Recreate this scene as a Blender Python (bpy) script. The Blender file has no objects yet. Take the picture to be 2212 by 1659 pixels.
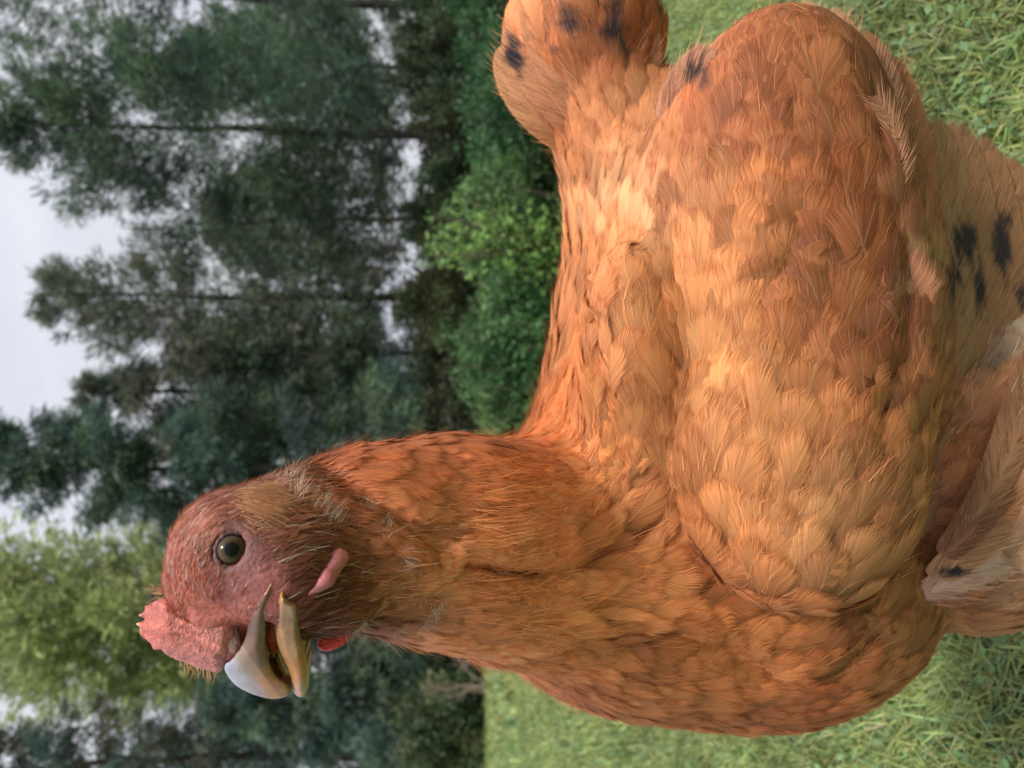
import bpy, math, random
import numpy as np
from mathutils import Vector, Matrix
random.seed(7); R = np.random.RandomState(7)
C = bpy.context.scene.collection
sc = bpy.context.scene
# ------------------------------------------------------------------ camera
W0, H0, F = 2212.0, 1659.0, 1664.0       # the photo's own pixel grid and focal length in it
CAMZ = 0.36
PITCH = math.radians(4.0)
cp, sp = math.cos(PITCH), math.sin(PITCH)
VR = np.array([1., 0, 0]); VF = np.array([0, cp, -sp]); VU = np.array([0, sp, cp]); CO = np.array([0, 0, CAMZ])
cam = bpy.data.objects.new('camera', bpy.data.cameras.new('camera')); C.objects.link(cam)
cam.matrix_world = Matrix(((-VU[0], VR[0], -VF[0], 0), (-VU[1], VR[1], -VF[1], 0), (-VU[2], VR[2], -VF[2], CAMZ), (0, 0, 0, 1)))
cam.data.sensor_width = 36; cam.data.lens = 36 * F / W0
cam.data.clip_start = 0.01; cam.data.clip_end = 500
cam.data.dof.use_dof = True; cam.data.dof.focus_distance = 0.235; cam.data.dof.aperture_fstop = 16
sc.camera = cam
# ------------------------------------------------------------------ sky, sun, exposure
SUND = Vector((0.34, -0.44, 0.83)).normalized()
w = bpy.data.worlds.new('World'); sc.world = w; w.use_nodes = True
nt = w.node_tree; nt.nodes.clear(); N = nt.nodes.new; L = nt.links.new
out = N('ShaderNodeOutputWorld'); bg = N('ShaderNodeBackground'); sky = N('ShaderNodeTexSky')
sky.sky_type = 'NISHITA'; sky.sun_disc = False
sky.sun_elevation = math.asin(SUND.z); sky.sun_rotation = math.atan2(SUND.x, SUND.y)
tc = N('ShaderNodeTexCoord'); mp = N('ShaderNodeMapping'); mp.inputs['Scale'].default_value = (1.2, 1.2, 3.2)
nz = N('ShaderNodeTexNoise'); nz.inputs['Scale'].default_value = 2.0; nz.inputs['Detail'].default_value = 5; nz.inputs['Roughness'].default_value = 0.5
cr = N('ShaderNodeValToRGB'); cr.color_ramp.elements[0].position = 0.38; cr.color_ramp.elements[1].position = 0.60
cr.color_ramp.elements[0].color = (7.9, 8.2, 9.3, 1); cr.color_ramp.elements[1].color = (9.8, 9.9, 10.5, 1)
mx = N('ShaderNodeMixRGB'); mx.inputs[0].default_value = 0.9
L(tc.outputs['Generated'], mp.inputs[0]); L(mp.outputs[0], nz.inputs['Vector']); L(nz.outputs[0], cr.inputs[0])
sx = N('ShaderNodeSeparateXYZ'); L(tc.outputs['Generated'], sx.inputs[0])      # an overcast sky is brightest overhead
mrz = N('ShaderNodeMapRange'); L(sx.outputs[2], mrz.inputs[0]); mrz.inputs[1].default_value = .35; mrz.inputs[2].default_value = 1; mrz.inputs[3].default_value = 1; mrz.inputs[4].default_value = 1.7
mm = N('ShaderNodeMixRGB'); mm.blend_type = 'MULTIPLY'; mm.inputs[0].default_value = 1
L(sky.outputs[0], mx.inputs[1]); L(cr.outputs[0], mx.inputs[2]); L(mx.outputs[0], mm.inputs[1]); L(mrz.outputs[0], mm.inputs[2]); L(mm.outputs[0], bg.inputs[0])
bg.inputs[1].default_value = 0.072; L(bg.outputs[0], out.inputs[0])
sun = bpy.data.lights.new('sun', 'SUN'); sun.energy = 3.3; sun.angle = math.radians(14); sun.color = (1, .98, .945)
so = bpy.data.objects.new('sun', sun); C.objects.link(so); so.rotation_euler = SUND.to_track_quat('Z', 'Y').to_euler()
sc.view_settings.view_transform = 'Standard'; sc.view_settings.look = 'None'; sc.view_settings.gamma = 1
sc.view_settings.exposure = 0.26

# ------------------------------------------------------------------ helpers
def P(x, y, D):
    """a point of the place: along the ray through photo pixel (x, y), D metres in front of the camera"""
    x = np.asarray(x, float); y = np.asarray(y, float); D = np.asarray(D, float)
    a = ((H0 / 2 - y) / F * D)[..., None]; b = ((W0 / 2 - x) / F * D)[..., None]
    return CO + a * VR + b * VU + D[..., None] * VF
def proj(p):
    q = p - CO; D = q @ VF
    return np.stack([W0 / 2 - (q @ VU) / D * F, H0 / 2 - (q @ VR) / D * F, D], -1)
def idir(dx, dy, dd=0.0):
    """direction given in the photo's axes (x to the right, y down, depth)"""
    return -dx * VU - dy * VR + dd * VF
def norm(v): return v / np.maximum(np.linalg.norm(v, axis=-1, keepdims=True), 1e-12)
def tag(o, label=None, cat=None, group=None, kind=None):
    if label: o['label'] = label
    if cat: o['category'] = cat
    if group: o['group'] = group
    if kind: o['kind'] = kind
    return o
def empty(name, loc=(0, 0, 0)):
    o = bpy.data.objects.new(name, None); C.objects.link(o); o.location = loc; o.empty_display_size = .1; return o
def mesh(name, V, faces, mat, parent=None, uv=None, col=None, smooth=True, origin=None, fl_at=None):
    """V (n,3); faces: int array (m,3|4) or list of such; uv / col per vertex"""
    V = np.asarray(V, np.float64)
    if origin is not None: V = V - np.asarray(origin)
    fl = faces if isinstance(faces, list) else [faces]
    me = bpy.data.meshes.new(name)
    loops = np.concatenate([f.reshape(-1) for f in fl]).astype(np.int32)
    tot = np.concatenate([np.full(len(f), f.shape[1], np.int32) for f in fl])
    st = np.concatenate([[0], np.cumsum(tot)[:-1]]).astype(np.int32)
    me.vertices.add(len(V)); me.vertices.foreach_set('co', V.astype(np.float32).ravel())
    me.loops.add(len(loops)); me.loops.foreach_set('vertex_index', loops)
    me.polygons.add(len(tot)); me.polygons.foreach_set('loop_start', st); me.polygons.foreach_set('loop_total', tot)
    me.update(calc_edges=True)
    if smooth: me.polygons.foreach_set('use_smooth', np.ones(len(tot), bool))
    if uv is not None:
        l = me.uv_layers.new(name='UVMap'); l.data.foreach_set('uv', np.asarray(uv, np.float32)[loops].ravel())
    if col is not None:
        a = me.color_attributes.new('col', 'FLOAT_COLOR', 'POINT')
        c4 = np.ones((len(V), 4), np.float32); c4[:, :np.asarray(col).shape[1]] = col; a.data.foreach_set('color', c4.ravel())
    for k_, v_ in (fl_at or {}).items():
        a = me.attributes.new(k_, 'FLOAT', 'POINT'); a.data.foreach_set('value', np.asarray(v_, np.float32))
    me.materials.append(mat); me.update()
    o = bpy.data.objects.new(name, me); C.objects.link(o)
    if origin is not None: o.location = origin
    if parent is not None:
        o.parent = parent
        o.location = tuple(Vector(o.location) - Vector(wloc(parent)))
    return o
def wloc(o):
    v = Vector(o.location)
    while o.parent: o = o.parent; v = v + Vector(o.location)
    return v
def vnoise(p, scale, seed=0):
    """cheap smooth value noise on (n,k<=3) points, 0..1"""
    p = np.asarray(p, float) * scale + seed * 17.31
    i = np.floor(p).astype(np.int64); f = p - i; f = f * f * (3 - 2 * f)
    def h(a):
        v = a[..., 0] * 374761393 + a[..., 1] * 668265263 + (a[..., 2] * 2147483647 if a.shape[-1] > 2 else 0) + seed * 1013
        v = (v ^ (v >> 13)) * 1274126177 & 0x7fffffffff
        return ((v ^ (v >> 16)) & 0xffff) / 65535.0
    k = p.shape[-1]; r = 0
    for c in range(2 ** k):
        o = np.array([(c >> j) & 1 for j in range(k)]); wt = np.prod(np.where(o, f, 1 - f), -1); r = r + wt * h(i + o)
    return r

# materials -----------------------------------------------------------
def mat_new(name):
    m = bpy.data.materials.new(name); m.use_nodes = True; n = m.node_tree; n.nodes.clear()
    o = n.nodes.new('ShaderNodeOutputMaterial'); return m, n, o
def pr(n, **k):
    b = n.nodes.new('ShaderNodeBsdfPrincipled')
    for a, v in k.items(): b.inputs[a.replace('_', ' ')].default_value = v
    return b
def nd(n, t, **k):
    a = n.nodes.new(t)
    for q, v in k.items(): setattr(a, q, v)
    return a
def math_(n, op, a, b=None, c=None, clamp=False):
    m = n.nodes.new('ShaderNodeMath'); m.operation = op; m.use_clamp = clamp
    for i, v in enumerate((a, b, c)):
        if v is None: continue
        if isinstance(v, (int, float)): m.inputs[i].default_value = v
        else: n.links.new(v, m.inputs[i])
    return m.outputs[0]
def attr(n, name='col'):
    a = n.nodes.new('ShaderNodeAttribute'); a.attribute_name = name; return a
def mulcol(n, c, f):
    m = n.nodes.new('ShaderNodeMixRGB'); m.blend_type = 'MULTIPLY'; m.inputs[0].default_value = 1
    n.links.new(c, m.inputs[1]); n.links.new(f, m.inputs[2]); return m.outputs[0]
def feather_mat(name, frac=0.5, soft=True, freq=26., alpha_pow=1.0, streak=(.84, 1.12), bumps=.3):
    m, n, o = mat_new(name); L = n.links.new
    a = attr(n); r = attr(n, 'rnd')
    uv = nd(n, 'ShaderNodeUVMap'); sx = nd(n, 'ShaderNodeSeparateXYZ'); L(uv.outputs[0], sx.inputs[0])
    U = sx.outputs[0]; V = sx.outputs[1]
    au = math_(n, 'ABSOLUTE', U)
    s = math_(n, 'SUBTRACT', V, math_(n, 'MULTIPLY', math_(n, 'POWER', au, .8), frac))
    cx = nd(n, 'ShaderNodeCombineXYZ'); L(math_(n, 'MULTIPLY', s, freq), cx.inputs[0])
    L(math_(n, 'MULTIPLY', U, 1.1), cx.inputs[1]); L(math_(n, 'MULTIPLY', r.outputs['Fac'], 91.7), cx.inputs[2])
    t = nd(n, 'ShaderNodeTexNoise'); t.inputs['Scale'].default_value = 1; t.inputs['Detail'].default_value = 4; t.inputs['Roughness'].default_value = .65
    L(cx.outputs[0], t.inputs['Vector'])
    mr = nd(n, 'ShaderNodeMapRange'); L(t.outputs[0], mr.inputs[0]); mr.inputs[1].default_value = .3; mr.inputs[2].default_value = .7
    mr.inputs[3].default_value = streak[0]; mr.inputs[4].default_value = streak[1]
    # paler shaft
    sh = math_(n, 'SUBTRACT', 1.0, math_(n, 'MULTIPLY', au, 22.0 if soft != 'long' else 14.0), clamp=True)
    cc = mulcol(n, a.outputs['Color'], mr.outputs[0])
    mxx = nd(n, 'ShaderNodeMixRGB'); L(math_(n, 'MULTIPLY', sh, .3), mxx.inputs[0]); L(cc, mxx.inputs[1]); mxx.inputs[2].default_value = (.62, .34, .17, 1)
    b = pr(n, Roughness=.6); b.inputs['Specular IOR Level'].default_value = .2
    b.inputs['Sheen Weight'].default_value = .03; b.inputs['Sheen Roughness'].default_value = .5
    L(mxx.outputs[0], b.inputs['Base Color'])
    bp = nd(n, 'ShaderNodeBump'); bp.inputs['Strength'].default_value = bumps; bp.inputs['Distance'].default_value = .0005; L(t.outputs[0], bp.inputs['Height']); L(bp.outputs[0], b.inputs['Normal'])
    tr = nd(n, 'ShaderNodeBsdfTranslucent'); L(mxx.outputs[0], tr.inputs[0])
    ms = nd(n, 'ShaderNodeMixShader'); ms.inputs[0].default_value = .22; L(b.outputs[0], ms.inputs[1]); L(tr.outputs[0], ms.inputs[2])
    if soft:
        # barbs separate towards the edges and the tip: alpha from barb noise against distance to the rim (third colour channel of attribute 'edge')
        e = attr(n, 'edge')       # 1 in the middle, 0 at the rim
        al = math_(n, 'ADD', math_(n, 'MULTIPLY', e.outputs['Fac'], 2.1 * alpha_pow), math_(n, 'SUBTRACT', math_(n, 'MULTIPLY', t.outputs[0], 1.9), 1.2))
        al = math_(n, 'MULTIPLY', al, 1.25, clamp=True)
        tp = nd(n, 'ShaderNodeBsdfTransparent'); m2 = nd(n, 'ShaderNodeMixShader'); L(al, m2.inputs[0]); L(tp.outputs[0], m2.inputs[1]); L(ms.outputs[0], m2.inputs[2])
        L(m2.outputs[0], o.inputs[0])
    else: L(ms.outputs[0], o.inputs[0])
    return m
def col_mat(name, rough=.6, spec=.3, bump=0, bscale=300, trans=0, sss=0, ssr=(.5, .15, .1), sssr=.003, vary=0, vscale=200, coat=0):
    """colour comes from the 'col' attribute"""
    m, n, o = mat_new(name); L = n.links.new; a = attr(n); b = pr(n, Roughness=rough); b.inputs['Specular IOR Level'].default_value = spec
    c = a.outputs['Color']; tcn = nd(n, 'ShaderNodeTexCoord')
    if vary:
        t = nd(n, 'ShaderNodeTexNoise'); t.inputs['Scale'].default_value = vscale; t.inputs['Detail'].default_value = 4; L(tcn.outputs['Object'], t.inputs['Vector'])
        mr = nd(n, 'ShaderNodeMapRange'); L(t.outputs[0], mr.inputs[0]); mr.inputs[1].default_value = .3; mr.inputs[2].default_value = .7
        mr.inputs[3].default_value = 1 - vary; mr.inputs[4].default_value = 1 + vary; c = mulcol(n, c, mr.outputs[0])
    L(c, b.inputs['Base Color'])
    if sss:
        b.inputs['Subsurface Weight'].default_value = sss; b.inputs['Subsurface Radius'].default_value = (1, .35, .2); b.inputs['Subsurface Scale'].default_value = sssr
    if coat: b.inputs['Coat Weight'].default_value = coat; b.inputs['Coat Roughness'].default_value = .12
    if bump:
        t = nd(n, 'ShaderNodeTexNoise'); t.inputs['Scale'].default_value = bscale; t.inputs['Detail'].default_value = 5; L(tcn.outputs['Object'], t.inputs['Vector'])
        bp = nd(n, 'ShaderNodeBump'); bp.inputs['Strength'].default_value = bump; bp.inputs['Distance'].default_value = .0015; L(t.outputs[0], bp.inputs['Height']); L(bp.outputs[0], b.inputs['Normal'])
    if trans:
        tr = nd(n, 'ShaderNodeBsdfTranslucent'); L(c, tr.inputs[0]); ms = nd(n, 'ShaderNodeMixShader'); ms.inputs[0].default_value = trans
        L(b.outputs[0], ms.inputs[1]); L(tr.outputs[0], ms.inputs[2]); L(ms.outputs[0], o.inputs[0])
    else: L(b.outputs[0], o.inputs[0])
    return m

# signed distance shapes ----------------------------------------------
class Ell:
    """ellipsoid; c in photo pixels + depth, radii rx, ry in pixels at that depth and rd in metres; ang turns it in the picture plane, yaw about its own x"""
    def __init__(s, x, y, D, rx, ry, rd, ang=0, k=.006, tilt=0):
        s.c = P(x, y, D); a = math.radians(ang)
        ex = idir(math.cos(a), math.sin(a)); ey = idir(-math.sin(a), math.cos(a)); ez = VF.copy()
        if tilt: t = math.radians(tilt); ey, ez = ey * math.cos(t) + ez * math.sin(t), -ey * math.sin(t) + ez * math.cos(t)
        s.M = np.stack([ex, ey, ez]).astype(np.float32); s.r = np.array([rx * D / F, ry * D / F, rd], np.float32); s.k = k
    def __call__(s, p):
        q = (p - s.c.astype(np.float32)) @ s.M.T; a = q / s.r; k0 = np.sqrt((a * a).sum(-1)); b = a / s.r; k1 = np.sqrt((b * b).sum(-1)) + 1e-9
        return k0 * (k0 - 1) / k1
class Cone:
    """capsule whose radius runs from ra to rb (pixels at their depths)"""
    def __init__(s, a, b, k=.006):
        s.a = P(*a[:3]); s.b = P(*b[:3]); s.ra = a[3] * a[2] / F; s.rb = b[3] * b[2] / F; s.k = k
    def __call__(s, p):
        ab = (s.b - s.a); t = np.clip(((p - s.a.astype(np.float32)) @ ab.astype(np.float32)) / (ab @ ab), 0, 1)
        q = p - (s.a + 0).astype(np.float32) - t[..., None] * ab.astype(np.float32)
        return np.sqrt((q * q).sum(-1)) - (s.ra + (s.rb - s.ra) * t)
class Groove:
    def __init__(s, pts, r, k): s.pts = [np.asarray(p) for p in pts]; s.q = r; s.k = k; s.r = np.array([r] * 3)
    def __call__(s, p):
        d = None
        for a, b in zip(s.pts[:-1], s.pts[1:]):
            ab = b - a; t = np.clip(((p - a.astype(np.float32)) @ ab.astype(np.float32)) / (ab @ ab), 0, 1); v = p - a.astype(np.float32) - t[..., None] * ab.astype(np.float32); e = np.sqrt((v * v).sum(-1)); d = e if d is None else np.minimum(d, e)
        return d - s.q
class Tor:
    def __init__(s, c, ax, R_, r_, k=.002): s.c = c; s.a = ax; s.R = R_; s.q = r_; s.r = np.array([R_ + r_] * 3); s.k = k
    def __call__(s, p):
        v = p - s.c.astype(np.float32); h = v @ s.a.astype(np.float32); w_ = np.sqrt(np.maximum((v * v).sum(-1) - h * h, 0)); return np.sqrt((w_ - s.R) ** 2 + h * h) - s.q
def pdist(poly, x, y):
    """signed distance (negative inside) to a closed polygon"""
    n = len(poly); d = np.full(x.shape, 1e9); ins = np.zeros(x.shape, bool)
    for i in range(n):
        x0, y0 = poly[i]; x1, y1 = poly[(i + 1) % n]; ex, ey = x1 - x0, y1 - y0; wx, wy = x - x0, y - y0
        t = np.clip((wx * ex + wy * ey) / (ex * ex + ey * ey + 1e-9), 0, 1); d = np.minimum(d, (wx - ex * t) ** 2 + (wy - ey * t) ** 2)
        c = ((y0 <= y) != (y1 <= y)) & (x < x0 + (y - y0) * ex / (ey if ey != 0 else 1e-9)); ins ^= c
    d = np.sqrt(d); return np.where(ins, -d, d)
def smooth_poly(p, it=2):
    p = np.array(p, float)
    for _ in range(it): q = np.roll(p, -1, 0); p = np.stack([p * .75 + q * .25, p * .25 + q * .75], 1).reshape(-1, 2)
    return p
def plate(name, poly, Dc, near, Re, h, mat, parent, colf, disp=None, it=2, pw=.5, ed=.0):
    """a solid with the outline poly: half thickness Dc - near(x, y), rounding off over Re pixels towards the outline"""
    pl = smooth_poly(poly, it) if it else np.array(poly, float); s = Dc / F
    def f(p):
        q = p - CO; z = q @ VF; s_ = np.minimum(z, Dc) / F; x = W0 / 2 - (q @ VU) / s_; y = H0 / 2 - (q @ VR) / s_; d = pdist(pl, x, y); T = (Dc - near(x, y)) * (ed + (1 - ed) * np.clip(-d / Re, 0, 1) ** pw)
        v = np.where(d < 0, np.maximum(np.abs(z - Dc) - T, d * s), np.maximum(d * s, np.abs(z - Dc) * .5)); return v - (disp(p) if disp is not None else 0)
    x0, y0 = pl.min(0) - 14; x1, y1 = pl.max(0) + 14; cs = np.array([P(a, b, Dc) + VF * c for a in (x0, x1) for b in (y0, y1) for c in (-.022, .022)]); lo = cs.min(0); hi = cs.max(0)
    V, Fq = surfnet(f, *[np.arange(lo[i], hi[i], h) for i in range(3)]); return mesh(name, V, Fq, mat, parent, col=colf(V))
def smin(a, b, k):
    h = np.clip(.5 + .5 * (b - a) / k, 0, 1); return b + (a - b) * h - k * h * (1 - h)
def smax(a, b, k): return -smin(-a, -b, k)
def sdf(prims, p):
    p = np.asarray(p, np.float32); d = None
    for q in prims:
        if isinstance(q, tuple): d = smax(d, -q[1](p), q[1].k)        # ('cut', prim)
        else:
            e = q(p); d = e if d is None else smin(d, e, q.k)
    return d
def grad(prims, p, h=.0008):
    e = np.eye(3, dtype=np.float32) * h
    return norm(np.stack([sdf(prims, p + e[i]) - sdf(prims, p - e[i]) for i in range(3)], -1))
def snap(prims, p, off=0, it=2):
    for _ in range(it): p = p - (sdf(prims, p) - off)[..., None] * grad(prims, p)
    return p
def surfnet(fn, xs, ys, zs):
    nx, ny, nz = len(xs), len(ys), len(zs); vol = np.empty((nx, ny, nz), np.float32)
    for i0 in range(0, nx, 24):
        X, Y, Z = np.meshgrid(xs[i0:i0 + 24], ys, zs, indexing='ij'); pp = np.stack([X, Y, Z], -1).astype(np.float32)
        vol[i0:i0 + 24] = fn(pp.reshape(-1, 3)).reshape(X.shape)
    ins = vol < 0; cnt = np.zeros((nx - 1, ny - 1, nz - 1), np.int8)
    for i in (0, 1):
        for j in (0, 1):
            for k in (0, 1): cnt += ins[i:nx - 1 + i, j:ny - 1 + j, k:nz - 1 + k]
    act = (cnt > 0) & (cnt < 8); ci = np.argwhere(act); idx = -np.ones(act.shape, np.int64); idx[act] = np.arange(len(ci))
    acc = np.zeros((len(ci), 3)); n = np.zeros(len(ci)); ax = [xs, ys, zs]
    for d in range(3):
        for a in (0, 1):
            for b in (0, 1):
                o = [0, 0, 0]; oo = [q for q in range(3) if q != d]; o[oo[0]] = a; o[oo[1]] = b
                p0 = ci + o; p1 = p0.copy(); p1[:, d] += 1
                v0 = vol[tuple(p0.T)]; v1 = vol[tuple(p1.T)]; m = (v0 < 0) != (v1 < 0); t = v0 / (v0 - v1 + 1e-20)
                pos = np.stack([ax[q][p0[:, q]] for q in range(3)], -1); pos[:, d] += t * (ax[d][p1[:, d]] - ax[d][p0[:, d]])
                acc[m] += pos[m]; n[m] += 1
    V = acc / n[:, None]; faces = []
    for d in range(3):
        u, v = (d + 1) % 3, (d + 2) % 3; a = ins; sl0 = [slice(None)] * 3; sl1 = [slice(None)] * 3; sl0[d] = slice(0, -1); sl1[d] = slice(1, None)
        m = a[tuple(sl0)] != a[tuple(sl1)]; e = np.argwhere(m); e = e[(e[:, u] > 0) & (e[:, v] > 0) & (e[:, u] < ax[u].size - 1) & (e[:, v] < ax[v].size - 1)]
        q = []
        for du, dv in ((0, 0), (1, 0), (1, 1), (0, 1)):
            c = e.copy(); c[:, u] -= 1 - du; c[:, v] -= 1 - dv; q.append(idx[tuple(c.T)])
        q = np.stack(q, -1); fl = ~a[tuple(e.T)]; q[fl] = q[fl][:, ::-1]; q = q[(q >= 0).all(-1)]; faces.append(q)
    return V, np.concatenate(faces)
def sdf_obj(name, prims, h, mat, parent, colf, disp=None, origin=None):
    lo = np.min([np.minimum.reduce([q.c - q.r.max()]) if isinstance(q, Ell) else np.minimum(q.a, q.b) - max(q.ra, q.rb) for q in prims if not isinstance(q, tuple)], 0) - 3 * h
    hi = np.max([q.c + q.r.max() if isinstance(q, Ell) else np.maximum(q.a, q.b) + max(q.ra, q.rb) for q in prims if not isinstance(q, tuple)], 0) + 3 * h
    f = lambda p: sdf(prims, p)
    if disp: f = lambda p: sdf(prims, p) - disp(p)
    V, Fq = surfnet(f, *[np.arange(lo[i], hi[i], h) for i in range(3)])
    return mesh(name, V, Fq, mat, parent, col=colf(V))

# ================================================================== THE HEN
HEN = empty('hen', (0.0, 0.33, 0.0))
tag(HEN, 'orange buff hen standing sideways in the foreground with open beak and small red comb', 'hen')
body = [
    Ell(530, 1188, .205, 158, 138, .0165),
    Cone((418, 1262, .205, 58), (452, 1335, .205, 66), k=.006),
    Cone((470, 1350, .204, 58), (510, 1395, .203, 34), k=.005),
    Ell(632, 1235, .2045, 118, 108, .0175, k=.008),
    Cone((645, 1300, .205, 66), (730, 1292, .208, 72), k=.008),
    Cone((650, 1142, .214, 132), (800, 1157, .233, 182), k=.006),
    Cone((800, 1157, .233, 182), (960, 1165, .256, 210), k=.008),
    Cone((960, 1165, .256, 210), (1090, 1185, .278, 236), k=.01),
    Ell(1340, 1205, .322, 325, 300, .062, k=.02),
    Ell(1585, 1245, .341, 415, 300, .070, k=.02),
    Ell(1610, 720, .34, 385, 600, .085, k=.02),
    Cone((1345, 1000, .315, 205), (1400, 700, .33, 190), k=.015),
    Cone((1390, 480, .335, 150), (1310, 230, .345, 125), k=.015),
    Ell(1262, 95, .35, 165, 185, .036, k=.006),
    Ell(2085, 960, .33, 250, 400, .055, k=.01),
    Ell(1385, 840, .275, 118, 300, .018, ang=-8, k=.016),
    Ell(1735, 790, .271, 272, 500, .030, ang=3, k=.006),
    Ell(1722, 1020, .257, 258, 300, .0245, ang=-8, k=.005),
    Ell(1690, 380, .280, 225, 345, .034, k=.022),
]
EYE = (501, 1187)
def surfD(x, y, prims=body, d0=.12):
    d = d0
    for _ in range(60): d = d + float(sdf(prims, P(x, y, d)[None])[0]) * .8
    return d
eyeD = surfD(*EYE)
class Ball:
    def __init__(s, c, r, k=.002): s.c = c; s.r = np.array([r] * 3); s.k = k
    def __call__(s, p): return np.sqrt(((p - s.c.astype(np.float32)) ** 2).sum(-1)) - s.r[0]
eye_c = P(*EYE, eyeD + .0028); eye_r = .0040
body.append(Tor(eye_c + norm(CO - eye_c) * -.0002, norm(CO - eye_c), .0051, .0009, .0014))
body.append(Tor(eye_c + norm(CO - eye_c) * -.0006, norm(CO - eye_c), .0078, .0006, .0016))
body.append(('cut', Ball(eye_c, .0043, .0012)))
body.append(('cut', Ell(603, 1330, .203, 14, 66, .009, ang=2, k=.003)))       # the open gape
for line, off, rad, kk in (([(1010, 1215), (1120, 1245), (1210, 1240), (1310, 1190), (1400, 1145), (1480, 1095)], .0022, .0026, .004),
                           ([(1275, 600), (1290, 700), (1300, 800), (1325, 900), (1350, 1010)], .0012, .0020, .003),
                           ([(700, 1010), (760, 1070), (830, 1105), (900, 1150), (950, 1190)], .0010, .0024, .004),
                           ([(1350, 1400), (1450, 1370), (1560, 1400), (1650, 1450)], .0002, .002, .004), ([(1820, 1450), (1870, 1400), (1900, 1340)], .0002, .002, .004),
                           ([(1640, 640), (1700, 560), (1740, 480)], -.0004, .002, .003), ([(1900, 930), (1960, 760), (1950, 560)], .0002, .0025, .004)):
    body.append(('cut', Groove([P(x, y, surfD(x, y) + off) for x, y in line], rad, kk)))
BP = body

# --- fields over the plumage: direction of growth, colour, length ---
DG = np.array([(520, 1090, 1, -.45), (430, 1180, .5, -.85), (400, 1300, .25, -1), (470, 1330, .3, -1), (500, 1270, .35, -.95), (560, 1130, .9, -.5), (620, 1230, .9, -.35), (560, 1260, .5, -.9), (700, 1310, 1, -.05), (720, 1150, 1, -.1),
    (800, 1000, 1, -.1), (800, 1150, 1, .08), (800, 1330, 1, .2), (1000, 960, 1, -.2), (1000, 1150, 1, -.02), (1000, 1380, 1, .35),
    (1120, 900, .8, -.6), (1200, 1050, 1, -.25), (1150, 1250, 1, -.05), (1150, 1400, 1, .3), (1220, 850, .5, -.9), (1320, 1080, .6, -.8),
    (1250, 700, .2, -1), (1240, 450, 0, -1), (1290, 300, -.25, -1), (1250, 100, -.35, -.9), (1350, 150, -.05, -1),
    (1380, 900, -.05, -1), (1400, 700, -.15, -1), (1330, 700, -.1, -1), (1320, 900, -.1, -1),
    (1350, 1250, 1, -.1), (1350, 1420, 1, .18), (1600, 1470, 1, -.05), (1600, 1330, .95, -.2), (1800, 1420, .9, -.6), (1950, 1250, .6, -1),
    (1750, 1250, .15, -1), (1550, 1100, -.1, -1), (1500, 1090, -.2, -1), (1570, 1195, -.1, -1), (1650, 1275, .05, -1), (1480, 1180, 1, -.25), (1560, 1270, 1, -.15), (1680, 1350, .95, -.25), (1900, 1150, .5, -.9), (1650, 900, .1, -1), (1900, 800, .15, -1), (1650, 600, -.05, -1), (1650, 400, -.1, -1), (1850, 400, .12, -1),
    (1500, 400, -.3, -1), (1450, 600, -.25, -1), (1750, 120, .05, -1), (1550, 200, -.35, -1), (2050, 900, .4, -.9), (2100, 1150, .85, -.6), (2050, 500, .2, -1), (2200, 900, .5, -1)], float)
def idw(g, xy, pw=3.0):
    r = np.zeros((len(xy), g.shape[1] - 2))
    for i in range(0, len(xy), 20000):
        d = ((xy[i:i + 20000, None, :] - g[None, :, :2]) ** 2).sum(-1) + 400.; wt = d ** (-pw / 2); wt /= wt.sum(1, keepdims=True); r[i:i + 20000] = wt @ g[:, 2:]
    return r
def flow(p, n):
    q = proj(p); v = idw(DG, q[:, :2]); d = -v[:, :1] * VU - v[:, 1:2] * VR
    d = d - (d * n).sum(-1, keepdims=True) * n; return norm(d)
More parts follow.
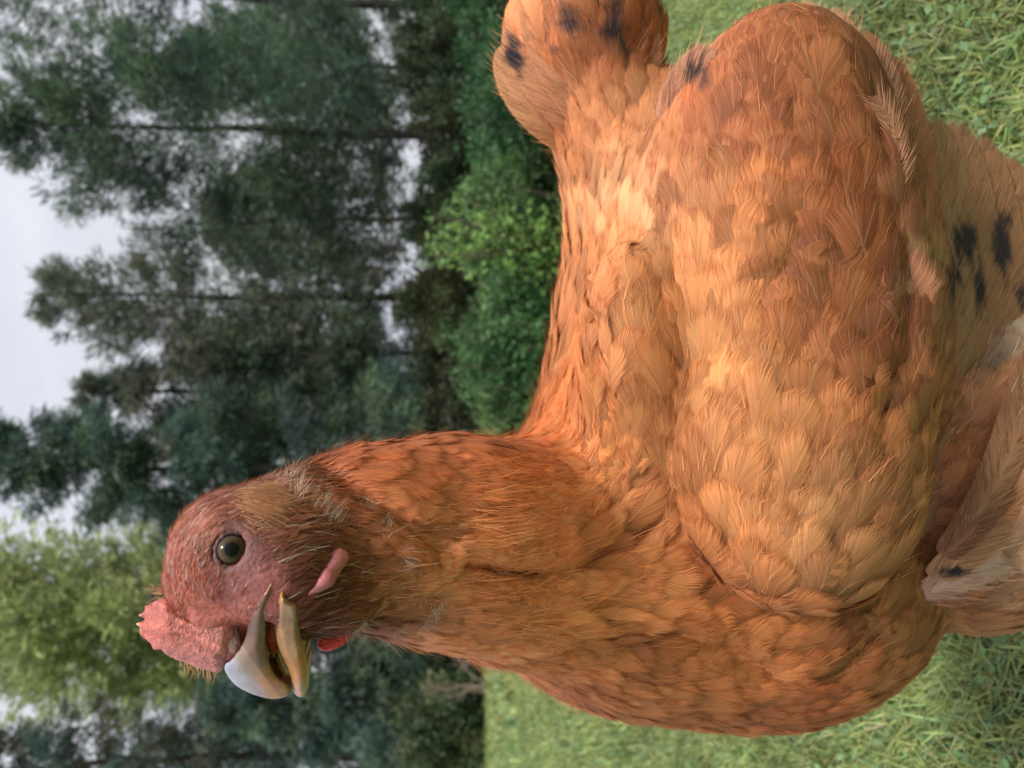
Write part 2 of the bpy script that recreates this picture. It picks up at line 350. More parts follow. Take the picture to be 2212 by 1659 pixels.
# plumage colours: the feathers' own, with shade painted in on lower wing and cheeks
CG = np.array([(450, 1150, .42, .16, .09), (400, 1280, .48, .17, .10), (470, 1340, .50, .16, .11), (520, 1280, .40, .12, .08), (600, 1080, .55, .22, .10), (640, 1180, .34, .14, .08), (600, 1130, .36, .15, .09), (640, 1260, .20, .065, .04), (700, 1300, .20, .07, .04), (680, 1200, .24, .085, .05), (760, 1200, .34, .14, .075), (790, 1290, .40, .17, .085),
    (700, 1010, .55, .19, .08), (830, 1000, .52, .18, .08), (960, 980, .54, .19, .08), (1050, 960, .60, .22, .08), (830, 1120, .58, .22, .11), (850, 1300, .82, .37, .20), (1000, 1120, .82, .33, .16), (1000, 1300, .82, .36, .18), (950, 1200, .76, .30, .15), (1100, 1200, .80, .33, .16),
    (1130, 900, .52, .19, .06), (1200, 1050, .62, .28, .11), (1200, 800, .62, .27, .11), (1150, 1380, .60, .25, .10), (1250, 600, .68, .30, .13), (1300, 520, .78, .45, .25), (1250, 400, .68, .31, .14), (1240, 200, .58, .24, .12), (1150, 100, .62, .27, .13), (1350, 100, .50, .20, .09),
    (1400, 900, .62, .28, .12), (1350, 800, .55, .24, .11), (1400, 620, .74, .38, .19), (1450, 450, .58, .25, .12), (1400, 300, .66, .32, .16), (1530, 400, .46, .17, .08), (1560, 300, .44, .16, .08),
    (1350, 1250, .62, .27, .11), (1450, 1400, .58, .23, .09), (1650, 1350, .46, .18, .07), (1500, 1280, .48, .18, .07), (1650, 1520, .52, .19, .08), (1850, 1400, .52, .24, .11), (1950, 1300, .48, .22, .10),
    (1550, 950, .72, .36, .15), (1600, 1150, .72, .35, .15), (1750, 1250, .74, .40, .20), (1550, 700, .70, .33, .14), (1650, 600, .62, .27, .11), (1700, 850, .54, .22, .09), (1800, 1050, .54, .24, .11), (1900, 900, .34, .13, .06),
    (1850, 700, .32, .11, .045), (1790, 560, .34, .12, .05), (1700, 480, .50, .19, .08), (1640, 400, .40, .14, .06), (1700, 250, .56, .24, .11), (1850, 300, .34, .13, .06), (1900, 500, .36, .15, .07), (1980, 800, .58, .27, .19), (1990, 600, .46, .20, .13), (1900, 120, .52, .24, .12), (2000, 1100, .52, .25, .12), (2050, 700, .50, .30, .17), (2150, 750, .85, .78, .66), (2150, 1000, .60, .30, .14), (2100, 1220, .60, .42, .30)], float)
CG[:, 2:] *= np.where((CG[:, :1] > 690) & (CG[:, :1] < 1160), 1.12, 1.0)
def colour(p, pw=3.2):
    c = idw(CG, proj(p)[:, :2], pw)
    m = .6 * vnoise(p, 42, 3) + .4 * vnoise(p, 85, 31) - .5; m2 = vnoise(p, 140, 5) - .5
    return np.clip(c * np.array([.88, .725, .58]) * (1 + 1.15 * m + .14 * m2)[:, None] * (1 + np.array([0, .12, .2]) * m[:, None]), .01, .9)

def nax(lo, hi, h, flo=None, fhi=None, hf=None):
    a = [lo]
    while a[-1] < hi: a.append(a[-1] + (hf if flo is not None and flo < a[-1] < fhi else h))
    return np.array(a)
hp = np.concatenate([P(300, 950, .2)[None], P(780, 1450, .2)[None]])
xs = nax(-.17, .21, .0028, hp[:, 0].min() - .004, hp[:, 0].max() + .004, .0011)
zs = nax(.06, .47, .0028, hp[:, 2].min() - .004, .5, .0011)
ys = nax(.16, .45, .0028, .17, .226, .0011)
bV, bF = surfnet(lambda p: sdf(body, p), xs, ys, zs)
skin = col_mat('hen skin', rough=.5, spec=.35, bump=.35, bscale=900, sss=.25, sssr=.002, vary=.3, vscale=260)
def skin_col(V):
    c = colour(V) * .75; q = proj(V)
    hd = np.clip((760 - q[:, 0]) / 100, 0, 1)[:, None]
    SG = np.array([(440, 1190, .26, .09, .07), (462, 1235, .22, .075, .065), (520, 1245, .20, .07, .065), (552, 1215, .22, .08, .07), (500, 1132, .25, .09, .075), (545, 1150, .25, .10, .085), (420, 1300, .46, .15, .11), (470, 1380, .58, .22, .18), (500, 1290, .28, .09, .075), (540, 1260, .26, .09, .08), (500, 1187, .18, .075, .07), (560, 1180, .28, .11, .10), (450, 1150, .50, .19, .12), (590, 1120, .48, .22, .12), (520, 1320, .5, .17, .13), (640, 1230, .20, .045, .04), (600, 1240, .34, .11, .10),
        (680, 1250, .18, .045, .035), (700, 1330, .20, .055, .035), (650, 1340, .24, .075, .045), (740, 1200, .24, .09, .05), (585, 1280, .44, .13, .12), (480, 1340, .62, .2, .15)], float)
    s = idw(SG, q[:, :2], 3) * np.array([.80, .72, .70]); s *= (1 + .3 * (vnoise(V, 400, 2) - .5))[:, None]  # face skin toned down in colour to stand for the shade on it
    return c * (1 - hd) + s * hd
mesh('body', bV, bF, skin, HEN, col=skin_col(bV))

# --- feathers ---
SPOT = [(1230, 38, 24, 20), (1255, 62, 18, 14), (1322, 12, 26, 14), (1340, 45, 12, 30), (1300, 70, 14, 10), (1110, 112, 16, 30), (1122, 138, 12, 24), (1350, 100, 10, 14), (1195, 108, 8, 8), (1131, 835, 5, 34), (2085, 520, 22, 44), (2165, 535, 18, 60), (2118, 620, 12, 40), (2062, 600, 9, 46), (2205, 640, 14, 30), (2060, 1235, 22, 10), (1500, 160, 26, 20)]
def spots(V, Cc, dark=(.022, .022, .032)):
    q = proj(V); Vr = V @ np.array([[.54, .64, -.55], [-.77, .64, 0.], [.35, .42, .84]]); wob = (vnoise(Vr, 230, 21) - .5) * 1.2 + (vnoise(Vr + .3, 520, 22) - .5) * 1.2 + (vnoise(Vr, 1300, 23) - .5) * .9
    for (x, y, rx, ry) in SPOT:
        e = np.sqrt(((q[:, 0] - x) / rx) ** 2 + ((q[:, 1] - y) / ry) ** 2) + wob * .8; m = (np.clip(1.35 - e, 0, .45) / .45 * .93)[:, None] * (q[:, 2:] < .36); Cc = Cc * (1 - m) + np.array(dark) * m
    return Cc
def grow(name, roots, length, width, mat, parent, K=6, shape='round', lift=(.0004, .0026), camber=.22, jit=.16, prims=BP, ccol=None, tip=1.22, base=.62, ujit=.5, rows=5):
    n = len(roots); root = snap(prims, roots, 0); nr = grad(prims, root); d = flow(root, nr)
    ang = R.normal(0, jit, n)[:, None]; side = np.cross(nr, d); d = d * np.cos(ang) + side * np.sin(ang)
    turn = R.normal(0, jit * .5, n)[:, None]
    pts = [root]; dirs = [d]; nrm = [nr]; p = root; lj = (1 + ujit * (R.rand(n) - .3))
    for k in range(K):
        t = (k + 1) / K; st = d * (length / K)[:, None]; p = snap(prims, p + st, 0, 1); nn = grad(prims, p)
        f = flow(p, nn); f = f * np.cos(ang + turn * t) + np.cross(nn, f) * np.sin(ang + turn * t)
        d = norm(f * .4 + d * .6 - ((f * .4 + d * .6) * nn).sum(-1, keepdims=True) * nn)
        pts.append(p); dirs.append(d); nrm.append(nn)
    us = np.linspace(-1, 1, rows); V = []; UV = []; E = []; Cc = []
    c0 = colour(root) if ccol is None else ccol
    pj = (1 + R.normal(0, .095, n)).clip(.6, 1.4)[:, None]; hue = R.normal(0, .03, n)[:, None] * np.array([0, 1., 1.3]); c0 = c0 * pj * (1 + hue)
    rim = 1 + (tip - 1) * R.rand(n) * 1.6
    for k in range(K + 1):
        t = k / K
        if shape == 'round': wf = min(1, (t + .02) ** .45 * 1.15) * math.sqrt(max(0, 1 - t ** 4.5)) + .02
        elif shape == 'oval': wf = min(1, (t + .02) ** .5 * 1.2) * math.sqrt(max(0, 1 - t ** 3)) + .02
        else: wf = min(1, (t + .03) ** .4 * 1.1) * max(0, 1 - t ** 1.8) ** .75 + .03
        lf = (lift[0] + (lift[1] - lift[0]) * t ** 1.3) * lj
        sd = norm(np.cross(nrm[k], dirs[k]))
        for u in us:
            wd = width * wf
            V.append(pts[k] + sd * (u * wd)[:, None] + nrm[k] * (lf - camber * wd * u * u)[:, None])
            UV.append(np.stack([np.full(n, u), t * length / width], -1))
            E.append(np.full(n, min(1, 1.5 * (1 - abs(u))) * min(1, (1 - t) * 2.6)))
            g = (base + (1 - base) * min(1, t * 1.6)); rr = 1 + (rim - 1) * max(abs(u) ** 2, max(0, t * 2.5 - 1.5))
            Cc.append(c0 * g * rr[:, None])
    m = (K + 1) * rows; V = np.stack(V, 1).reshape(-1, 3); Cc = [c_ for c_ in Cc]; UV = np.stack(UV, 1).reshape(-1, 2); E = np.stack(E, 1).ravel(); Cc = np.clip(np.stack(Cc, 1).reshape(-1, 3), 0, .95)
    Cc = spots(V, Cc)
    q = np.array([(k * rows + j, k * rows + j + 1, (k + 1) * rows + j + 1, (k + 1) * rows + j) for k in range(K) for j in range(rows - 1)])
    Fc = (q[None] + (np.arange(n) * m)[:, None, None]).reshape(-1, 4)
    rnd = np.repeat(R.rand(n), m)
    o = mesh(name, V, Fc, mat, parent, uv=UV, col=Cc, fl_at={'edge': E, 'rnd': rnd})
    if name.endswith('feathers'): o['kind'] = 'stuff'
    return o
def thin(p, s):
    i = R.permutation(len(p)); p = p[i]; k = np.floor((p + R.rand(3) * s) / s).astype(np.int64)
    _, u = np.unique(k, axis=0, return_index=True); p = p[u]
    from mathutils import kdtree
    kd = kdtree.KDTree(len(p)); [kd.insert(v, j) for j, v in enumerate(p)]; kd.balance(); dead = np.zeros(len(p), bool)
    for j in range(len(p)):
        if dead[j]: continue
        for co, q, dd in kd.find_range(p[j], s * .62):
            if q != j: dead[q] = True
    return p[~dead]
def strands(name, roots, nrm, d, length, width, mat, parent, col, K=3, lift=.4, curl=.3, spread=.25):
    """thin tapering barbs or bristles"""
    n = len(roots); rv = norm(R.normal(0, 1, (n, 3))); d = norm(d + rv * spread); d0 = norm(d + nrm * (lift * R.rand(n))[:, None]); V = []; p = roots
    sd = norm(np.cross(d0, nrm) + rv * .4); cc = []
    for k in range(K + 1):
        t = k / K; wd = width * (1 - .85 * t) * .5
        V += [p - sd * wd[:, None], p + sd * wd[:, None]]; cc += [col, col]
        dk = norm(d0 + (rv * curl - nrm * lift * .5) * t); p = p + dk * (length / K)[:, None]
    m = 2 * (K + 1); V = np.stack(V, 1).reshape(-1, 3); cc = np.stack(cc, 1).reshape(-1, 3)
    q = np.array([(2 * k, 2 * k + 1, 2 * k + 3, 2 * k + 2) for k in range(K)]); q = (q[None] + (np.arange(n) * m)[:, None, None]).reshape(-1, 4)
    if mat is None: return V, q, cc
    o = mesh(name, V, q, mat, parent, col=cc); o['kind'] = 'stuff'; return o

fm = feather_mat('feather', frac=2.6, freq=6., streak=(.66, 1.26), bumps=.45)
fmh = feather_mat('hackle feather', frac=2.8, freq=5., streak=(.68, 1.28), bumps=.4)
fml = feather_mat('flight feather', frac=1.6, freq=12., alpha_pow=1.6, streak=(.72, 1.18), bumps=.4)
hairm = col_mat('feather barb', rough=.55, spec=.3, trans=.3)
q = proj(bV); X, Y, D = q[:, 0], q[:, 1], q[:, 2]
# by region of the bird, seen along the photo's axes
isneck = (X > 690) & (X < 1130) & (D < .34)
isback = ((X < 1330) & (X >= 1100) & (Y < 900)) | ((X >= 1130) & (X < 1300) & (Y >= 900))
istail = (Y < 270) & (X < 1440) & (X > 900)
WP = [b for b in body if isinstance(b, Ell) and round(float(b.r[2]), 4) in (.030, .0245, .034)]
iswing = (np.min([b(bV.astype(np.float32)) for b in WP], 0) < .0022) & (D < .31)
isbr = (X >= 1050) & ~isback & ~istail & ~iswing
isnape = (X > 610) & (X < 720)
def rts(m, s): return thin(bV[m], s)
def sz(n, a, v=.18): return a * (1 + R.normal(0, v, n)).clip(.5, 1.6)
p = rts(isneck, .0042); n = len(p); f = np.clip((proj(p)[:, 0] - 690) / 400, 0, 1)
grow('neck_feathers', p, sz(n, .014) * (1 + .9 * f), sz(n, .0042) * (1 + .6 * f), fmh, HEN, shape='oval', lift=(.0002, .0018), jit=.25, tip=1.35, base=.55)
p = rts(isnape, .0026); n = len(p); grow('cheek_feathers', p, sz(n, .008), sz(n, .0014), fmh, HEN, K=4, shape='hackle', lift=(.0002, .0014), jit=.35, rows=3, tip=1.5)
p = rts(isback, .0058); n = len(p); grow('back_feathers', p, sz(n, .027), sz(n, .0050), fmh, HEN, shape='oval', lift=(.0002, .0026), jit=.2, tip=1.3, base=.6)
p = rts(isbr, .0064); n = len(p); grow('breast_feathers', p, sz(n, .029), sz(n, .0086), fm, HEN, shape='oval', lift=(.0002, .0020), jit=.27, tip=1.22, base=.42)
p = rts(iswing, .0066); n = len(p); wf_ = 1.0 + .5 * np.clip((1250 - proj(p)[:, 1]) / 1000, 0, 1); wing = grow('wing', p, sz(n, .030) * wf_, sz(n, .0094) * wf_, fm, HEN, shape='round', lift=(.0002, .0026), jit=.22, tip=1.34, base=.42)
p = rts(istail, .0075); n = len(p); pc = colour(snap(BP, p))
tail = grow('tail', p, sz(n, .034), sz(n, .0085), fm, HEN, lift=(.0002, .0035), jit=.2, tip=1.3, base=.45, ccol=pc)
# loose barbs everywhere on the plumage: soft fluffy edges
def fluff(name, mask, num, ln, wd, lift, parent, spread=.25, bright=(1.0, 1.5), white=0):
    i = np.flatnonzero(mask); i = i[R.randint(0, len(i), num)]; r = bV[i] + R.normal(0, .0012, (num, 3)); r = snap(BP, r, .0006); nn = grad(BP, r); d = flow(r, nn)
    c = colour(r) * (bright[0] + (bright[1] - bright[0]) * R.rand(num))[:, None]
    if white: m = R.rand(num) < white; c[m] = np.array([.75, .62, .5]) * (1 + .1 * R.normal(0, 1, (m.sum(), 1)))
    r = r + nn * (.0022 * R.rand(num))[:, None]
    return strands(name, r, nn, d, sz(num, ln, .3), np.full(num, wd), hairm, parent, np.clip(c, 0, .95), lift=lift, spread=spread)
fluff('back_down', (X > 1000) & (X < 1300), 7000, .010, .00018, .35, HEN, spread=.15)
fluff('neck_down', (X > 690) & (X < 1130), 3500, .0065, .00013, .3, HEN, spread=.3, white=.06)
fluff('stray_barbs', (X > 1000) & (D < .33), 700, .009, .00026, .2, HEN, spread=.35, bright=(1.4, 1.9))
fluff('belly_down', (X > 1250), 6000, .009, .00017, .25, HEN, spread=.2)

# --- head ---
hm = (X < 740) & (Y > 950); 
i = np.flatnonzero(hm & ((X - 501) ** 2 + (Y - 1187) ** 2 > 50 ** 2)); num = 11000; i = i[R.randint(0, len(i), num)]
r = snap(BP, bV[i] + R.normal(0, .0006, (num, 3)), .0001); qq = proj(r); x_, y_ = qq[:, 0], qq[:, 1]
bare = ((x_ > 480) & (x_ < 740) & (y_ > 1215) & (y_ < 1345)) | ((x_ > 400) & (y_ > 1300) & (x_ < 600)) | ((x_ - 501) ** 2 + (y_ - 1187) ** 2 < 62 ** 2) | ((x_ > 575) & (x_ < 640) & (y_ > 1230))
keep = ~bare | (R.rand(num) < .22); r = r[keep]; x_, y_ = x_[keep], y_[keep]; num = len(r); nn = grad(BP, r); d = flow(r, nn)
c = colour(r) * (.6 + .6 * R.rand(num))[:, None]; m = R.rand(num) < .10; c[m] = np.array([.72, .55, .42]) * (.8 + .4 * R.rand(m.sum()))[:, None]
ln = np.where(x_ > 600, .0055, .0026) * (.6 + .8 * R.rand(num))
strands('head_bristles', r, nn, d, ln, np.full(num, .00022), hairm, HEN, np.clip(c, 0, .9), lift=.35, spread=.18)
# brow and cheek tufts
def tuft(x, y, num, rad, ln, dx, dy, c, wd=.0002, lift=.8, spread=.35, name='tuft'):
    D_ = surfD(x, y); r = P(x, y, D_)[None] + R.normal(0, rad * D_ / F, (num, 3)); r = snap(BP, r, .0006); nn = grad(BP, r)
    d = np.repeat(idir(dx, dy)[None], num, 0); cc = np.array(c) * (.8 + .4 * R.rand(num))[:, None]
    return strands(name, r, nn, norm(d - (d * nn).sum(-1, keepdims=True) * nn * .8), sz(num, ln, .3), np.full(num, wd), hairm, HEN, np.clip(cc, 0, .92), lift=lift, spread=spread)
tuft(560, 1075, 1500, 20, .0045, .55, .35, (.60, .30, .15), spread=.12, lift=.3, name='ear_tuft')
tuft(632, 1035, 34, 12, .005, .2, -1, (.62, .42, .30), spread=.5, wd=.00012)
for (x, y, k_, dx, dy) in ((645, 1070, 40, .3, -1), (690, 1090, 40, .3, -1), (798, 1108, 60, .1, -.9), (868, 1198, 60, .6, .3), (945, 1300, 70, .0, 1), (905, 1280, 60, -.3, .6), (770, 1345, 60, .5, .8), (850, 1350, 80, .8, .6), (905, 1345, 60, .8, .4), (835, 1150, 40, .3, -.6), (1125, 1055, 16, -.4, .5), (715, 1120, 90, .3, -.8)):
    tuft(x, y, k_, 11, .0042, dx, dy, (.70, .52, .42), spread=.6, wd=.00012, name='downy_tuft')
# eye
def uvs(c, r, axis, n=64, mfrac=1.0):
    a = norm(np.asarray(axis, float)); u = norm(np.cross(a, [0.1, .2, 1.])); v = np.cross(a, u); V = []; th = []
    for i in range(n // 2 + 1):
        t = math.pi * i / (n // 2)
        for j in range(n): f = 2 * math.pi * j / n; V.append(c + r * (math.cos(t) * a + math.sin(t) * (math.cos(f) * u + math.sin(f) * v))); th.append(t)
    Fq = np.array([(i * n + j, i * n + (j + 1) % n, (i + 1) * n + (j + 1) % n, (i + 1) * n + j) for i in range(n // 2) for j in range(n)])
    return np.array(V), Fq, np.array(th)
ax = norm(CO - eye_c + .0 * VU); V, Fq, th = uvs(eye_c, eye_r, ax, 128)
rr = eye_r * np.sin(th)
cI = np.array([.085, .055, .028]); cv = np.where((rr < .0018)[:, None], np.array([.004, .004, .006]), cI * (1 + .5 * (vnoise(V, 2500, 4) - .5))[:, None])
cv = np.where(((rr > .0033) | (th > 1.4))[:, None], np.array([.02, .015, .015]), cv); cv = np.where(((rr > .0019) & (rr < .0023))[:, None], cv * .55, cv)
em, n_, o_ = mat_new('eye'); a_ = attr(n_); b_ = pr(n_, Roughness=.25); b_.inputs['Coat Weight'].default_value = .3; b_.inputs['Specular IOR Level'].default_value = .05; b_.inputs['Coat Roughness'].default_value = .03; n_.links.new(a_.outputs['Color'], b_.inputs['Base Color']); n_.links.new(b_.outputs[0], o_.inputs[0])
eye = mesh('eye', V, Fq, em, HEN, col=cv)
# eyelid ring
cen = eye_c + ax * .0014; u = norm(np.cross(ax, VU)); v = np.cross(ax, u); V = []; nA, nB = 72, 14
for i in range(nA):
    f = 2 * math.pi * i / nA; e = u * math.cos(f) * 1.0 + v * math.sin(f) * 1.0; rr_ = .0040 * (1 + .07 * math.cos(2 * f + .6)); tk = .0006 * (1 + .35 * math.sin(f * 11 + 1) * math.sin(f * 3)) * (1 + .25 * math.sin(f * 5) * .4)
    for j in range(nB): g = 2 * math.pi * j / nB; V.append(cen + e * (rr_ + tk * math.cos(g)) + ax * tk * math.sin(g) * 1.0)
Fq = np.array([(i * nB + j, i * nB + (j + 1) % nB, ((i + 1) % nA) * nB + (j + 1) % nB, ((i + 1) % nA) * nB + j) for i in range(nA) for j in range(nB)])
V = np.array(V); mesh('eyelid', V, Fq, skin, HEN, col=np.array([.13, .06, .06]) * (1 + .4 * (vnoise(V, 900, 8) - .5))[:, None])
# comb
wattm = col_mat('wattle skin', rough=.4, spec=.4, bump=.25, bscale=900, sss=.3, sssr=.002, vary=.12, vscale=500)
fleshy = col_mat('comb flesh', rough=.42, spec=.45, bump=.6, bscale=1500, sss=.35, sssr=.0025, vary=.28, vscale=900)
def cdisp(p): return .0011 * (vnoise(p, 900, 1) - .5) + .0008 * (vnoise(p, 1900, 2) - .5)
def ccol(V):
    q = proj(V); t = np.clip((q[:, 0] - 300) / 180, 0, 1)[:, None]; c = np.array([.50, .105, .07]) * (1 - t) + np.array([.52, .18, .15]) * t
    tip_ = np.clip((306 - q[:, 0]) / 10, 0, .8)[:, None]; c = c * (1 - tip_) + np.array([.72, .42, .22]) * tip_
    al_ = (q[:, 0] - 300) * .93 + (q[:, 1] - 1330) * .36; ac = -(q[:, 0] - 300) * .36 + (q[:, 1] - 1330) * .93; st = vnoise(np.stack([al_ / 60, ac / 7.5], -1), 1.0, 4) - .5  # same striations as the relief: crevice shade painted into the red
    return c * (1 + .5 * (vnoise(V, 1500, 6) - .5) + .45 * st)[:, None]
COMB = [(360, 1288), (340, 1294), (326, 1302), (311, 1306), (314, 1316), (306, 1322), (296, 1330), (309, 1336), (314, 1341), (289, 1346), (303, 1357), (300, 1366), (312, 1376), (316, 1386), (328, 1392), (333, 1402), (348, 1406), (356, 1416), (374, 1420), (384, 1430), (402, 1432), (425, 1445), (452, 1450), (474, 1456), (492, 1436), (520, 1405), (536, 1365), (536, 1335), (500, 1318), (455, 1328), (415, 1312), (390, 1300)]
cs_ = [surfD(x, 1350) for x in (400, 460, 520)]
print('surf', cs_, eyeD)
def comb_near(x, y): return np.interp(x, [300, 360, 430, 480, 530], [.2000, .1955, cs_[1] - .0006, cs_[1] - .0004, cs_[2] + .0004])
def cdisp(p):
    qq = proj(p); q = qq[:, 0]; a = np.clip((470 - q) / 90, .12, 1); al_ = (qq[:, 0] - 300) * .93 + (qq[:, 1] - 1330) * .36; ac = -(qq[:, 0] - 300) * .36 + (qq[:, 1] - 1330) * .93
    st = vnoise(np.stack([al_ / 60, ac / 7.5], -1), 1.0, 4) - .5
    return a * (.0007 * (vnoise(p, 800, 1) - .5) + .0007 * (vnoise(p, 1500, 2) - .5)) + .0007 * st - .0002
plate('comb', COMB, .2045, comb_near, 34, .0005, fleshy, HEN, ccol, cdisp, it=1)
# wattles and ear lobe
wd_ = surfD(700, 1240)
sdf_obj('wattle', [Cone((672, 1284, surfD(672, 1284) + .0002, 9), (706, 1252, wd_ - .0012, 14)), Cone((706, 1252, wd_ - .0012, 14), (733, 1205, surfD(733, 1207) - .0018, 21), k=.002)], .0004, wattm, HEN,
        lambda V: np.array([.44, .13, .13]) * (1 + .3 * (vnoise(V, 1200, 3) - .5))[:, None], lambda p: .0003 * (vnoise(p, 1500, 3) - .5))
w2 = sdf_obj('wattle', [Ell(722, 1380, .212, 40, 21, .0022, ang=-27)], .0004, fleshy, HEN, lambda V: np.array([.72, .035, .02]) * (1 + .5 * (vnoise(V, 2200, 3) - .5))[:, None], lambda p: .0005 * (vnoise(p, 2000, 3) - .5))
w2['label'] = 'bright red wattle hanging below the throat'
# beak
beakm = col_mat('beak horn', rough=.34, spec=.45, bump=.12, bscale=700, sss=.15, sssr=.001, vary=.16, vscale=220, coat=.2)
def ubc(V):  # culmen: pale horn with the blue-white sky reflection painted into its colour
    q = proj(V); x, y = q[:, 0], q[:, 1]
    g = np.array([(490, 1440, .50, .62, .95), (520, 1470, .55, .68, .98), (550, 1496, .5, .58, .85), (545, 1440, .42, .33, .27), (575, 1470, .60, .28, .08), (610, 1490, .72, .36, .10), (590, 1450, .66, .30, .08), (560, 1410, .34, .20, .11), (530, 1405, .36, .30, .25), (540, 1360, .30, .22, .19), (560, 1350, .24, .15, .10), (545, 1320, .38, .20, .15), (575, 1310, .36, .18, .09), (575, 1290, .48, .20, .10), (565, 1405, .36, .22, .13), (590, 1485, .50, .28, .11), (560, 1430, .44, .29, .19), (598, 1250, .72, .34, .10), (565, 1380, .42, .28, .17)], float)
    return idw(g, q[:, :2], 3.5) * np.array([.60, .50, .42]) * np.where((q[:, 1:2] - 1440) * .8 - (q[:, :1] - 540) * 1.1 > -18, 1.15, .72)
UB = [(481, 1438), (492, 1462), (510, 1482), (535, 1496), (560, 1505), (590, 1511), (612, 1508), (627, 1499), (629, 1486), (617, 1474), (600, 1464), (588, 1448), (578, 1420), (575, 1385), (576, 1345), (580, 1308), (594, 1268), (612, 1236), (606, 1230), (590, 1242), (572, 1266), (553, 1296), (540, 1330), (534, 1362), (524, 1394), (500, 1424)]
bs_ = [surfD(x, y) for x, y in ((598, 1250), (565, 1290), (552, 1330), (545, 1370))]
print('beak surf', bs_)
ub_near = lambda x, y: np.interp(y, [1235, 1250, 1290, 1330, 1370, 1420, 1470, 1510], [bs_[0] - .0012, bs_[0] - .0020, bs_[1] - .0024, bs_[2] - .0022, min(bs_[3], .1945) - .0012, .1945, .1980, .2015])
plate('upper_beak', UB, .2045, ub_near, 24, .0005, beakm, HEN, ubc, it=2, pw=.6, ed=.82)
def lbc(V):
    q = proj(V); g = np.array([(625, 1310, .50, .30, .16), (630, 1350, .40, .24, .12), (645, 1350, .28, .16, .07), (605, 1380, .52, .32, .16), (635, 1410, .52, .31, .14), (655, 1430, .58, .24, .04), (640, 1460, .60, .30, .09), (652, 1490, .68, .48, .38), (608, 1250, .95, .50, .14), (608, 1280, .62, .34, .13)], float); return idw(g, q[:, :2], 3.5) * np.array([.68, .60, .55])
LB = [(606, 1232), (601, 1250), (597, 1275), (592, 1310), (591, 1350), (596, 1385), (604, 1412), (618, 1440), (628, 1462), (630, 1490), (640, 1504), (653, 1508), (662, 1498), (665, 1470), (664, 1440), (657, 1405), (652, 1370), (652, 1330), (650, 1304), (640, 1297), (628, 1294), (620, 1280), (616, 1255), (612, 1234)]
ls_ = [surfD(x, y) for x, y in ((600, 1262), (650, 1300), (650, 1340))]
print('lower', ls_)
lb_near = lambda x, y: np.interp(y, [1235, 1270, 1300, 1350, 1400, 1450, 1505], [bs_[0] - .0012, ls_[0] - .0012, min(ls_[0], ls_[1]) - .0014, min(ls_[2], .194) - .0014, .1945, .1980, .2016])
plate('lower_beak', LB, .2045, lb_near, 15, .0005, beakm, HEN, lbc, it=2, pw=.5, ed=.6)
lf = plate('lower_beak_edge', [(597, 1400), (593, 1425), (600, 1448), (612, 1468), (622, 1484), (630, 1482), (622, 1460), (612, 1440), (606, 1420)], .209, lambda x, y: .2065 + 0 * x, 9, .0005, beakm, HEN, lambda V: np.tile(np.array([[.66, .36, .06]]), (len(V), 1)))
sdf_obj('tongue', [Cone((596, 1300, .203, 18), (588, 1370, .203, 16)), Cone((588, 1370, .203, 16), (590, 1404, .204, 10), k=.002)], .0005, wattm, HEN, lambda V: np.tile(np.array([[.62, .10, .03]]), (len(V), 1)))
nsd = float(comb_near(508, 1385)) + .0006
nos = sdf_obj('nostril', [Ell(499, 1386, nsd + .0008, 12, 27, .0014, ang=-18), Ell(514, 1374, nsd + .0004, 6, 26, .0009, ang=-14, k=.0006)], .0003, beakm, HEN, lambda V: np.where((proj(V)[:, :1] > 509 + (proj(V)[:, 1:2] - 1380) * .25), np.array([.10, .02, .015]), np.array([.46, .27, .20])))
# bristles at the comb's base, over the nostril
for (x, y, dx, dy) in ((440, 1440, .1, 1), (455, 1446, .2, 1), (418, 1435, -.1, 1), (400, 1428, .2, 1), (350, 1290, -1, .1), (345, 1275, -1, -.2)):
    D_ = .2035; m_ = 14; r = P(x, y, D_)[None] + R.normal(0, .0009, (m_, 3)); strands('bristle', r, np.repeat(-VF[None], m_, 0), np.repeat(idir(dx, dy)[None], m_, 0), sz(m_, .0032, .3), np.full(m_, .00016), hairm, HEN, np.tile(np.array([[.62, .34, .16]]), (m_, 1)), lift=.2, spread=.3)

